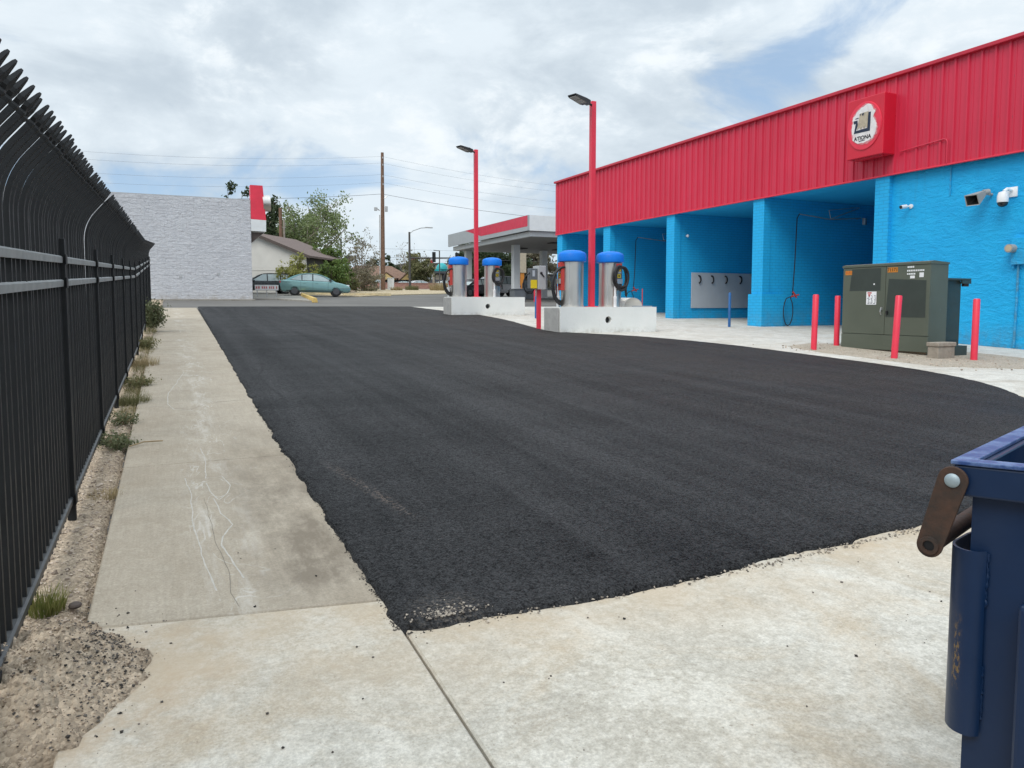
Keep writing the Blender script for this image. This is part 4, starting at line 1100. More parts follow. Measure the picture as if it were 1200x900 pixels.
def vacuum(label, x, y, z, phi, drape=False):
    """coin vacuum; phi = bearing of its control panel"""
    t = thing('vacuum', label, 'vacuum', (x, y, z), 0, 'stainless vacuums on the islands')
    m = MB(); r = .325; H = 1.31
    m.lathe([(r + .01, 0), (r + .01, .05), (r, .052), (r, H)], (x, y, z), 36); body = m.build('canister', 'steel', t, smooth=True)
    m = MB(); m.lathe([(.36, H - .02), (.405, H), (.41, H + .03), (.405, H + .2), (.37, H + .255), (.25, H + .305), (.1, H + .325), (.02, H + .33)], (x, y, z), 36); m.build('dome_cap', 'cap_blue', t, smooth=True)
    d = Vector((math.cos(phi), math.sin(phi), 0)); s = Vector((-d.y, d.x, 0)); c = Vector((x, y, z))
    u = Vector((0, 0, 1))
    def bx(name, mat, o, a, b, h, par=t):
        m = MB(); m.obox(c + d * o[0] + s * o[1] + u * o[2], d * a, s * b, u * h); return m.build(name, mat, par)
    pan = bx('control_panel', 'pump_grey' if not drape else 'text_red', (r + .03, 0, .88), .05, .12, .40)
    bx('price_label', 'text_red', (r + .084, .0, 1.19), .003, .10, .07, pan); bx('label', 'yellow_label', (r + .084, -.01, 1.07), .003, .075, .035, pan)
    bx('label', 'yellow_label', (r + .084, .0, .90), .003, .06, .055, pan); bx('coin_slot', 'black_plastic', (r + .089, .0, .90), .003, .025, .025, pan)
    bx('coin_box', 'galv', (r + .1, .0, .74), .03, .10, .07, pan); bx('instructions', 'board_grey', (r + .084, 0, 1.0), .003, .08, .025, pan)
    # seam strips
    for a in (.9, -.9, 2.4):
        e = Vector((math.cos(phi + a), math.sin(phi + a), 0)); f = Vector((-e.y, e.x, 0))
        m = MB(); m.obox(c + e * (r + .002) + u * .68, e * .004, f * .012, u * .64); m.build('seam', 'galv', t)
    # hose: loops hung over the panel
    pts = []
    o0 = c + d * (r + .14)
    for k in range(0, 64):
        a = PI / 2 + 2 * PI * k / 24; q = .285 - .0006 * k + .02 * math.sin(k * .7)
        zc_ = (.72 if drape else .84) + .02 * math.sin(k * .35)
        pts.append(o0 + s * (q * (.75 if drape else .92) * math.cos(a)) + u * (zc_ + q * (1.75 if drape else 1.18) * math.sin(a)) + d * (.13 * (1 + math.cos(a - PI / 2 - PI)) if drape else 0) + d * (.05 * math.sin(k * .13) + .03))
    e = pts[-1]; pts += [e + u * -.12 + s * -.02, e + u * -.32]
    if drape:                                                # hangs in long bights from the panel
        pts = []
        for j in range(3):
            for k in range(13):
                a = PI / 2 - PI * k / 12
                if j % 2: a = -a
                pts.append(c + d * (r * .97 + (.27 + .035 * j) * max(0, math.cos(a))) + u * (.66 - .03 * j + (.50 + .02 * j) * math.sin(a)) + s * (.02 + .05 * j - .10 * (k / 12 if j % 2 == 0 else 1 - k / 12)))
        m = MB(); m.tube(pts, .034, 8)
    else:
        m = MB(); m.tube([c + d * r * .8 + u * 1.16, o0 + u * 1.17] + pts, .034, 8)
    m.build('hose', 'black_rubber', t, smooth=True)
    m = MB(); q = c + d * (r + .06) + s * -.12
    m.lathe([(.05, 0), (.05, .22), (.055, .23), (.055, .30), (.035, .31), (.035, .6)], (q.x, q.y, z), 14); m.build('nozzle_holder', 'white_plastic', t, smooth=True)
    # power box at the top
    bx('hose_inlet', 'galv', (r + .02, 0, 1.2), .05, .06, .06)
    return t
vacuum('left stainless vacuum with blue cap on the nearer island', 10.60, 18.93, I1, R(176), True)
vacuum('right stainless vacuum with coiled hose on the nearer island', 11.88, 18.93, I1, R(-82))
vacuum('left stainless vacuum with blue cap on the farther island', 10.72, 28.6, I2, R(176), True)
vacuum('right stainless vacuum with coiled hose on the farther island', 12.2, 28.6, I2, R(-82))

def light_pole(label, x, y, z, zt):
    t = thing('lamp_post', label, 'lamp post', (x, y, z), 0, 'red lamp posts on the islands')
    m = MB(); m.box(x - .075, y - .075, z, x + .075, y + .075, zt, .012); m.build('pole', 'red_light', t)
    m = MB(); m.box(x - .14, y - .14, z, x + .14, y + .14, z + .02, .004); m.build('base_plate', 'red_light', t)
    d = Vector((-.93, -.30, .16)).normalized(); s = Vector((.35, -.93, 0)).normalized(); s = (s - d * s.dot(d)).normalized(); n = d.cross(s)
    o = Vector((x - .06, y - .04, zt - .12))
    m = MB(); m.tube([o, o + d * .16], .035, 8); m.obox(o + d * .2, d * .06, s * .07, n * .05); m.build('arm', 'black_plastic', t)
    m = MB(); 
    prof = [(.22, -.05), (.34, -.07), (.80, -.045), (.86, -.01), (.86, .012), (.40, .045), (.22, .04)]
    m.prism(prof, lambda a, b: o + d * a + s * -.15 + n * b, lambda a, b: o + d * a + s * .15 + n * b); h = m.build('lamp_head', 'black_plastic', t)
    up = -1 if n.z > 0 else 1
    m = MB()
    for k in range(2):
        a = .38 + .24 * k; pz = -.065 + .03 * k
        m.obox(o + d * (a + .1) + n * ((-.064 + .0535 * (a + .1 - .34)) * 1.0 - .004), d * .10 + n * .006, s * .125, n * .004)
    m.build('led_panel', 'grey_plastic', h)
    m = MB(); m.cyl(o + d * .30 + n * .03, o + d * .30 + n * .10, .04, 10); m.build('photocell', 'black_plastic', h)
light_pole('tall square red lamp post on the nearer island', 11.26, 18.95, I1, 7.35)
light_pole('tall square red lamp post on the farther island', 11.50, 28.62, I2, 7.8)

def island_bits():
    z = I1
    t = MB(); n = 14; x0, x1 = 12.70, 13.0
    A = []
    c = Vector((12.68, 18.9, z + .02)); d = Vector((-.42, .28, 0)); s = Vector((.55, .83, 0)).normalized()
    d = Vector((-.83, .2, 0)).normalized(); s = Vector((-.2, -.98, 0)).normalized(); s = Vector((.98, -.2, 0))
    dep = Vector((-.42, .30, 0)); pr = []
    for rr in (.30, .27):
        pr.append([c + Vector((1, -.25, 0)).normalized() * rr * math.cos(a) + Vector((0, 0, rr * .85 * math.sin(a))) for a in np.linspace(-.1, PI + .1, n)])
    o_, i_ = pr
    for k in range(n - 1):
        for (p, q) in ((o_[k], o_[k + 1]), (i_[k], i_[k + 1])): t.face([p, q, q + dep, p + dep])
        t.face([o_[k], o_[k + 1], i_[k + 1], i_[k]]); t.face([o_[k] + dep, o_[k + 1] + dep, i_[k + 1] + dep, i_[k] + dep])
    tag(t.build('steel_arch', 'steel'), 'half round bare steel sheet lying on the nearer island', 'steel sheet')
    t = MB(); t.tube([(13.05, 18.95, z - .01), (13.05, 18.95, z + .55)], .014, 6); tag(t.build('marker_rod', 'text_red'), 'thin red rod standing at the right end of the nearer island', 'rod')
    t = MB(); t.box(12.4, 18.50, z - .002, 13.1, 18.54, z + .03, .004); tag(t.build('edging_strip', 'galv'), 'flat metal strip lying on the front edge of the nearer island', 'metal strip')
    # pay panel on a red post
    x, y = 10.08, 20.05; zb = gz(y)
    t = thing('pay_station', 'grey electrical box with yellow sticker on a red square post', 'electrical box', (x, y, zb))
    m = MB(); m.box(x - .055, y - .055, zb - .05, x + .055, y + .055, zb + 1.23, .008); m.build('post', 'red_light', t)
    z0 = zb + 1.20
    m = MB(); m.box(x - .13, y - .22, z0, x + .13, y + .14, z0 + .70, .012); b = m.build('box', 'alu_grey', t)
    m = MB(); m.tube([(x - .03, y - .235, z0 + .48), (x + .06, y - .25, z0 + .36)], .018, 6); m.cyl((x - .03, y - .221, z0 + .48), (x - .03, y - .245, z0 + .48), .04, 10); m.build('switch_handle', 'black_plastic', b)
    m = MB(); m.box(x - .36, y - .18, z0 + .02, x - .135, y + .05, z0 + .62, .012); p = m.build('meter_panel', 'pump_grey', t)
    MB().box(x - .36, y - .186, z0 + .03, x - .15, y - .181, z0 + .28).build('warning_sticker', 'yellow_label', p)
    MB().box(x - .30, y - .186, z0 + .38, x - .22, y - .181, z0 + .56).build('notice', 'board_grey', p)
    m = MB(); pts = [(x - .36, y - .1, z0 + .5)]
    for k in range(18): a = PI * (.6 + k / 17 * 1.3); pts.append((x - .32 + .22 * math.cos(a), y - .12 + .01 * k, z0 + .18 + .30 * math.sin(a)))
    pts += [(x, y - .05, z0 - .02)]; m.tube(pts, .02, 6); m.build('cable', 'black_rubber', t, smooth=True)
    post('bollard', 'thin red post standing behind the red pay station post', 'bollard', 23.4, 47.2, .95, .06, 'red_light')
    post('bollard', 'thin blue post standing behind the red pay station post', 'bollard', 12.87, 25.84, .85, .045, 'blue_post')
island_bits()

# ------------------------------------------------------------------ gas canopy
def canopy():
    x0, x1, y0, y1 = 21.8, 34.8, 45.0, 60.7; zt, zf, zs = 7.46, 6.44, 6.10
    t = thing('fuel_canopy', 'grey fuel station canopy with diagonal red stripe on white columns', 'canopy', (x0 + 6, 52, gz(52)))
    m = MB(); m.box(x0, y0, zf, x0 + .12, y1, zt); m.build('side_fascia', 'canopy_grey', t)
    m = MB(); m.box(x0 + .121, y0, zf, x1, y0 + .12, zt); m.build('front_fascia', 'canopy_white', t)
    m = MB(); m.face([(x0 - .006, y0 + .05, zt - .02), (x0 - .006, y0 + .05, zf + .28), (x0 - .006, 53.2, zf + .30), (x0 - .006, 56.6, zt - .02)]); m.build('red_stripe', 'red_paint', t)
    m = MB(); m.box(x0 + .35, y0 + .35, zs, x1 - .3, y1 - .3, zf - .002); m.build('soffit', 'canopy_white', t)
    m = MB(); m.box(x0 + .6, y0 + .6, zs - .02, x1 - .6, y1 - .6, zs - .002); m.build('soffit_panel', 'soffit', t)
    m = MB(); m.box(x0 + .13, y0 + .13, zt - .4, x1, y1, zt - .05); m.build('roof', 'alu_grey', t)
    for k, (cx, cy) in enumerate([(24.2, 52.1), (23.2, 59.6), (29.0, 56.8), (31.6, 50.5)]):
        m = MB(); m.box(cx - .26, cy - .26, gz(cy) - .1, cx + .26, cy + .26, zs - .021, .02); m.build('column', 'canopy_white', t)
    for cx in (26, 29.5):
        for cy in (49, 55): MB().box(cx - .4, cy - .5, zs - .09, cx + .4, cy + .5, zs - .021).build('ceiling_light', 'dark_wall', t)
canopy()
def pump(label, x, y, mat, h=2.1, group='fuel dispensers under the canopy', acc='green_panel'):
    z = gz(y); t = thing('fuel_pump', label, 'fuel pump', (x, y, z), 0, group)
    m = MB(); m.box(x - .45, y - .3, z - .05, x + .45, y + .3, z + h * .62, .02); m.build('cabinet', mat, t)
    m = MB(); m.box(x - .4, y - .26, z + h * .621, x + .4, y + .26, z + h, .02); hd = m.build('head', acc, t)
    MB().box(x - .3, y - .27, z + h * .72, x + .3, y - .261, z + h * .9).build('screen', 'dark_glass', hd)
    MB().box(x - .2, y - .31, z + h * .3, x + .2, y - .301, z + h * .48).build('panel', 'black_plastic', t)
    m = MB(); m.tube([(x + .46, y, z + h * .6), (x + .62, y - .05, z + h * .3), (x + .52, y - .05, z + h * .12), (x + .46, y, z + h * .4)], .03, 6); m.build('hose', 'black_rubber', t, smooth=True)
pump('dark grey fuel pump with square panel beyond the pay station', 25.6, 52.8, 'pump_grey', 1.2, acc='pump_grey')
pump('green and red fuel pump beside the blue pillar', 29.6, 54.5, 'lamp_red', 2.5)
pump('grey fuel pump between the canopy columns and farther vacuum', 24.3, 57, 'alu_grey', 2.3, acc='pump_grey')
def crate():
    z = gz(48); m = MB(); m.box(22.0, 47.6, z - .05, 22.9, 48.4, z + .75, .03); m.box(21.95, 47.55, z + .752, 22.95, 48.45, z + .82, .02)
    tag(m.build('waste_bin', 'pump_grey'), 'squat blue grey bin standing before the near canopy column', 'bin')
crate()

# ------------------------------------------------------------------ cars
def make_car(name, label, paintm, L=4.85, W=1.82, H=1.46, suv=False, group=None, simple=False):
    """local axes: x forward, y left, z up; origin on the ground under the middle"""
    t = thing(name, label, 'car', (0, 0, 0), 0, group)
    k = L / 4.85
    if suv:
        low = [(-2.35, .5), (-2.42, .62), (-2.40, .95), (-2.3, 1.02), (1.25, 1.0), (2.2, .90), (2.4, .78), (2.42, .5), (2.3, .28), (-2.3, .28)]
        top = [(-2.32, 1.02), (-2.2, 1.35), (-2.02, 1.58), (-1.8, 1.66), (-1.2, 1.70), (-.3, 1.70), (.2, 1.66), (.55, 1.54), (1.45, 1.0)]
    else:
        low = [(-2.36, .50), (-2.43, .66), (-2.44, .80), (-2.40, .94), (-2.28, 1.00), (-1.8, 1.01), (-1.2, .98), (0, .95), (.9, .93), (1.4, .90), (1.8, .83), (2.1, .75), (2.3, .66), (2.40, .54), (2.42, .42), (2.38, .30), (2.25, .22), (-2.2, .24), (-2.32, .34)]
        top = [(-2.1, .99), (-1.75, 1.16), (-1.4, 1.31), (-1.05, 1.41), (-.6, 1.46), (-.2, 1.465), (.12, 1.44), (.42, 1.36), (.8, 1.22), (1.5, .88)]
    hz = H / 1.46 if not suv else H / 1.70
    low = [(a * k, b * hz) for a, b in low]; top = [(a * k, b * hz) for a, b in top]
    def loft(prof, secs, name, mat, par, cap=True):
        m = MB(); rings = []
        for (y, sx, szf) in secs:
            rings.append([m.b.verts.new(szf(a, b, sx) if callable(szf) else (a * sx, y, b)) for a, b in prof])
            if not callable(szf): pass
        n = len(prof)
        for A, B in zip(rings, rings[1:]):
            for i in range(n): m.b.faces.new((A[i], A[(i + 1) % n], B[(i + 1) % n], B[i]))
        m.b.faces.new(rings[0][::-1]); m.b.faces.new(rings[-1])
        return m.build(name, mat, par, local=True, smooth=True, sharp=50)
    w = W / 2
    cz = .6 * hz
    def inset(f, y): return lambda a, b, sx: (a * (1 - .03 * f), y, cz + (b - cz) * (1 - .12 * f))
    body = loft(low, [(0, 0, inset(1.6, -w)), (0, 0, inset(.5, -w * .97 - .0)), (0, 0, inset(0, -w * .86)), (0, 0, inset(0, w * .86)), (0, 0, inset(.5, w * .97)), (0, 0, inset(1.6, w))][0:6], 'body', paintm, t)
    zt_, zl_ = max(b for a, b in top), min(b for a, b in top)
    tw = lambda b: w * (.90 - .20 * max(0, (b - zl_)) / (zt_ - zl_))
    m = MB(); n = len(top)
    A = [m.b.verts.new((a, -tw(b), b - (.03 if i in (0, n - 1) else 0))) for i, (a, b) in enumerate(top)]; B = [m.b.verts.new((a, tw(b), b - (.03 if i in (0, n - 1) else 0))) for i, (a, b) in enumerate(top)]
    for i in range(n - 1): m.b.faces.new((A[i], A[i + 1], B[i + 1], B[i]))
    m.b.faces.new(A[::-1]); m.b.faces.new(B)
    cab = m.build('cabin', paintm, t, local=True, smooth=True, sharp=35)
    # glass: side windows inset in the cabin outline, windscreen and rear window
    def shrink(pts, cx, cz_, f, g): return [(cx + (a - cx) * f, cz_ + (b - cz_) * g) for a, b in pts]
    if suv: wins = [[(-2.02, 1.06), (-1.78, 1.55), (-1.1, 1.61), (-1.1, 1.06)], [(-1.02, 1.06), (-1.02, 1.61), (-.1, 1.60), (-.1, 1.05)], [(-.02, 1.05), (-.02, 1.60), (.28, 1.58), (1.1, 1.05)]]
    else: wins = [[(-1.72, 1.02), (-1.12, 1.31), (-.95, 1.34), (-.95, 1.0)], [(-.88, 1.0), (-.88, 1.35), (-.55, 1.40), (-.22, 1.40), (-.22, .98)], [(-.14, .98), (-.14, 1.40), (.05, 1.38), (.48, 1.26), (1.15, .93)]]
    for side in (-1, 1):
        for wpts in wins:
            ca = sum(p[0] for p in wpts) / len(wpts); cb = sum(p[1] for p in wpts) / len(wpts)
            m = MB(); m.face([((ca + (a - ca) * 1.07 + math.copysign(.02, a - ca)) * k, side * (tw((b + .0) * hz) + .004), (b + math.copysign(.028, b - cb)) * hz) for a, b in wpts]); m.build('window_trim', 'black_plastic', cab, local=True)
            m = MB(); m.face([(a * k, side * (tw(b * hz) + .012), b * hz) for a, b in wpts]); m.build('side_window', 'car_glass', cab, local=True)
    (a0, b0), (a1, b1) = top[-2], top[-1]
    def glass(p, q, nm, off):
        m = MB(); 
        P = [(p[0] + (q[0] - p[0]) * u, p[1] + (q[1] - p[1]) * u) for u in (.08, .92)]
        m.face([(P[0][0] + off, -tw(P[0][1]) * .92, P[0][1] + .008), (P[1][0] + off, -tw(P[1][1]) * .95, P[1][1] + .008), (P[1][0] + off, tw(P[1][1]) * .95, P[1][1] + .008), (P[0][0] + off, tw(P[0][1]) * .92, P[0][1] + .008)])
        m.build(nm, 'car_glass', cab, local=True)
    glass((a0, b0), (a1, b1), 'windscreen', .008); glass(top[2] if not suv else top[1], top[0], 'rear_window', -.012)
    wb = 1.42 * k; wr = .335 if not suv else .36
    for sx in (-1, 1):
        for side in (-1, 1):
            yb = side * w
            m = MB(); m.cyl((sx * wb, yb * .80, wr), (sx * wb, yb * 1.0, wr), wr, 22); wh = m.build('wheel', 'tyre', t, local=True, smooth=True)
            m = MB(); m.cyl((sx * wb, yb * 1.0, wr), (sx * wb, yb * 1.008, wr), wr * .68, 18)
            for q in range(5):
                a = 2 * PI * q / 5; m.obox((sx * wb + .12 * math.cos(a), yb * 1.012, wr + .12 * math.sin(a)), (.11 * math.cos(a), 0, .11 * math.sin(a)), (0, .006, 0), (-.02 * math.sin(a), 0, .02 * math.cos(a)))
            m.build('rim', 'rim_black', wh, local=True)
            m = MB(); m.cyl((sx * wb, yb * .70, wr + .02), (sx * wb, yb * .985, wr + .02), wr + .055, 22); m.build('wheel_arch', 'black_plastic', t, local=True, smooth=True)
    for side in (-1, 1):
        fx, rx = 2.28 * k, -2.30 * k
        m = MB(); m.box(fx - .32, side * w * .62, .60 * hz, fx + .05, side * w * .93, .74 * hz, .03); m.build('headlight', 'lamp_clear', t, local=True)
        m = MB(); m.box(rx - .12, side * w * .60, .76 * hz, rx + .20, side * w * .985, .93 * hz, .03); m.build('taillight', 'lamp_red', t, local=True)
        m = MB(); m.box(.92 * k, side * w * .93, .98 * hz, 1.10 * k, side * (w * 1.10), 1.09 * hz, .02); m.build('mirror', 'black_plastic' if not suv else paintm, t, local=True)
        if not simple:
            m = MB()
            for xx in (-1.0, -.18, .86): m.box(xx * k - .006, side * w * .990, .42 * hz, xx * k + .006, side * w * 1.001, .93 * hz)
            m.box(-2. * k, side * w * .99, .30 * hz, 1.9 * k, side * w * 1.003, .34 * hz)  # black strip paints the shadow line along the lower body
            m.build('seam_and_shadow', 'black_plastic', body, local=True)
            for xx in (-.85, .0): MB().box(xx * k, side * w * .99, .80 * hz, xx * k + .18, side * w * 1.02, .83 * hz, .005).build('door_handle', paintm, body, local=True)
    m = MB(); m.box(2.30 * k, -w * .6, .30 * hz, 2.425 * k, w * .6, .52 * hz, .03); m.build('grille', 'black_plastic', t, local=True)
    m = MB(); m.box(-2.445 * k, -.26, .70 * hz, -2.42 * k, .26, .84 * hz); m.build('licence_plate', 'white_paint', t, local=True)
    return t
car = make_car('parked_car', 'pale teal sedan with black wheels parked behind the yellow kerb', 'car_teal', 5.15, 1.95, 1.66)
car.location = (10.0, 57.6, gz(57.6) - .0); car.rotation_euler = (0, R(.9), R(-9))
car2 = make_car('parked_car', 'dark green hatchback half hidden by the block wall and the red lettered board', 'car_dark', 4.9, 1.9, 1.62, True)
car2.location = (6.9, 62.5, gz(62.5) + .03); car2.rotation_euler = (0, 0, R(184))
wc = make_car('parked_car', 'white car behind the brick wall left of the utility pole', 'car_white', 4.7, 1.85, 1.5, False, 'cars parked behind the low brick wall', True)
wc.location = (27.6, 110.5, gz(110) - .03); wc.rotation_euler = (0, 0, R(175))
for (x, y, rz, lab, mt) in [(35.3, 111, 5, 'white car behind the brick wall just right of the traffic signal pole', None), (33.0, 114, 178, 'dark car behind the brick wall between the utility pole and the signal pole', 'car_black'),
                        (39.6, 110.5, -4, 'white car behind the brick wall, rightmost before the far vacuum island', None)]:
    c = copy_tree(wc); c.location = (x, y, gz(y) - .03); c.rotation_euler = (0, 0, R(rz)); c['label'] = lab
    if mt:
        for ch in c.children:
            if ch.name.startswith(('body', 'cabin')): ch.data = ch.data.copy(); ch.data.materials[0] = M[mt]
cc = make_car('parked_car', 'black sedan seen between the two vacuums of the farther island', 'car_black', 4.8, 1.85, 1.5, False, None, True)
cc.location = (23.0, 57.8, gz(57)); cc.rotation_euler = (0, 0, R(205))
cd = make_car('parked_car', 'white hatchback at the pumps behind the farther island', 'car_white', 5.0, 1.95, 1.75, True, None, True)
cd.location = (25.3, 59.5, gz(59)); cd.rotation_euler = (0, 0, R(190))

# ------------------------------------------------------------------ left background
def block_building():
    x0, x1, y0, y1 = -16, 4.62, 48.5, 66; zt0 = 7.86
    t = thing('block_building', 'white painted split face block building with a red and white awning end', 'building', (-5, y0, gz(y0)))
    m = MB(); m.box(x0, y0, gz(y0) - .3, x1, y1, zt0); m.build('wall', 'split_block', t)
    m = MB(); m.box(x0, y0 + .02, zt0 + .002, x1 + .02, y1, zt0 + .06); m.build('roof_edge', 'alu_grey', t)
    m = MB(); m.prism([(4.63, 6.73), (5.52, 6.70), (5.36, 8.80), (4.63, 8.80)], lambda a, b: (a, y0 - .02, b), lambda a, b: (a, y0 + .55, b)); aw = m.build('awning', 'red_light', t)
    m = MB(); m.prism([(4.63, 6.02), (5.50, 6.00), (5.52, 6.697), (4.63, 6.727)], lambda a, b: (a, y0 - .02, b), lambda a, b: (a, y0 + 13, b)); m.build('awning_band', 'canopy_white', aw)
    m = MB(); m.prism([(4.64, 5.3), (5.4, 5.95), (4.64, 5.95)], lambda a, b: (a, y0 + .15, b), lambda a, b: (a, y0 + .4, b)); m.build('awning_bracket', 'eave_brown', aw)
    m = MB(); m.cyl((5.36, y0 + .3, 7.75), (5.80, y0 + .3, 7.78), .5, 24); m.build('round_sign', 'steel', aw, smooth=True)
    for (a, b, zz) in ((.5, .18, 3.1), (2.6, .12, 3.3)):
        MB().box(a, y0 - .02, zz, a + .16, y0 - .001, zz + .14).build('patch', 'alu_grey', t)
block_building()
def lettered_board():
    x0, x1, y, z0, z1 = 5.30, 6.86, 54, 2.50, 2.86
    t = thing('lettered_board', 'low white board with red lettering beside the block wall', 'sign', ((x0 + x1) / 2, y, gz(y)))
    m = MB(); m.box(x0, y - .02, z0, x1, y + .02, z1, .004); p = m.build('board', 'white_paint', t)
    m = MB(); x = x0 + .06
    while x < x1 - .12:
        w = random.uniform(.07, .12); m.box(x, y - .026, z0 + .08, x + w * .3, y - .021, z1 - .07); m.box(x + w * .55, y - .026, z0 + .08, x + w * .8, y - .021, z1 - .07)
        m.box(x, y - .0262, (z0 + z1) / 2 - .03, x + w * .8, y - .0212, (z0 + z1) / 2 + .03); x += w + (.04 if random.random() < .75 else .12)
    m.build('lettering', 'text_red', p)
    for x in (x0 + .15, (x0 + x1) / 2, x1 - .15): MB().box(x - .03, y + .021, gz(y) - .1, x + .03, y + .07, z1 - .02).build('leg', 'alu_grey', t)
lettered_board()
def kerbs():
    pts = [(7.72, 44.6), (8.15, 49.0), (8.55, 53.2), (8.95, 57.0)]
    labs = ['yellow parking kerb block nearest the new asphalt', 'yellow parking kerb block second from the new asphalt', 'yellow parking kerb block just short of the teal sedan']
    for (a, b), lab in zip(zip(pts, pts[1:]), labs):
        a, b = Vector(a), Vector(b); d = (b - a).normalized(); n = Vector((d.y, -d.x)); b = b - d * .3
        m = MB(); prof = [(-.16, -.05), (.16, -.05), (.11, .20), (-.11, .20)]
        m.prism(prof, lambda u, v: (a.x + n.x * u, a.y + n.y * u, gz(a.y) + v), lambda u, v: (b.x + n.x * u, b.y + n.y * u, gz(b.y) + v))
        tag(m.build('parking_kerb', 'yellow_kerb'), lab, 'kerb', 'yellow kerb blocks')
    for (x0, x1, y, lab) in [(9.6, 12.2, 61.5, 'yellow kerb running behind the teal sedan wheels'), (12.6, 16.6, 59.8, 'sandy yellow kerb right of the teal sedan')]:
        m = MB(); prof = [(-.2, -.05), (.2, -.05), (.14, .16), (-.14, .16)]
        m.prism(prof, lambda u, v: (x0, y + u, gz(y) + v), lambda u, v: (x1, y + u + .6, gz(y) + v + .03)); tag(m.build('parking_kerb', 'faded_kerb'), lab, 'kerb', 'yellow kerb blocks')
kerbs()
def house():
    t = thing('cream_house', 'cream stucco house with brown shingle gable roof', 'house', (10.75, 66, gz(66)), R(-36))
    w, d, ze, zp = 9.6, 7, 3.2, 5.1     # local: x from -w to 0, y from 0 to d
    m = MB(); m.prism([(-w, -.2), (0, -.2), (0, ze), (-w / 2, zp), (-w, ze)], lambda a, b: (a, 0, b), lambda a, b: (a, d, b)); m.build('wall', 'stucco_cream', t, local=True)
    m = MB(); m.box(-w, -.03, 2.0, -.02, -.002, 2.08); m.build('trim_band', 'stucco_cream', t, local=True)
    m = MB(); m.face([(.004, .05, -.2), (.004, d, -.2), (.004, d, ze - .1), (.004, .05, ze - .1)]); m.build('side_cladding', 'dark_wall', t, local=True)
    ov = .55; sl = (zp - ze) / (w / 2)
    for s in (0, 1):
        xe = ov if s == 0 else -w - ov
        m = MB(); xm = -w / 2
        m.prism([(xm, zp + .06), (xm, zp + .22), (xe, ze - sl * ov + .22), (xe, ze - sl * ov + .06)], lambda a, b: (a, -.45, b), lambda a, b: (a, d + .45, b)); rf = m.build('roof', 'roof_brown', t, local=True)
        m = MB(); m.prism([(xm, zp - .05), (xm, zp + .2), (xe, ze - sl * ov + .2), (xe, ze - sl * ov - .03)], lambda a, b: (a, -.50, b), lambda a, b: (a, -.455, b)); m.build('barge_board', 'eave_brown', rf, local=True)
    m = MB(); m.box(-.6, -.06, 2.05, -.45, -.031, 2.2); m.build('wall_lamp', 'dark_wall', t, local=True)
house()
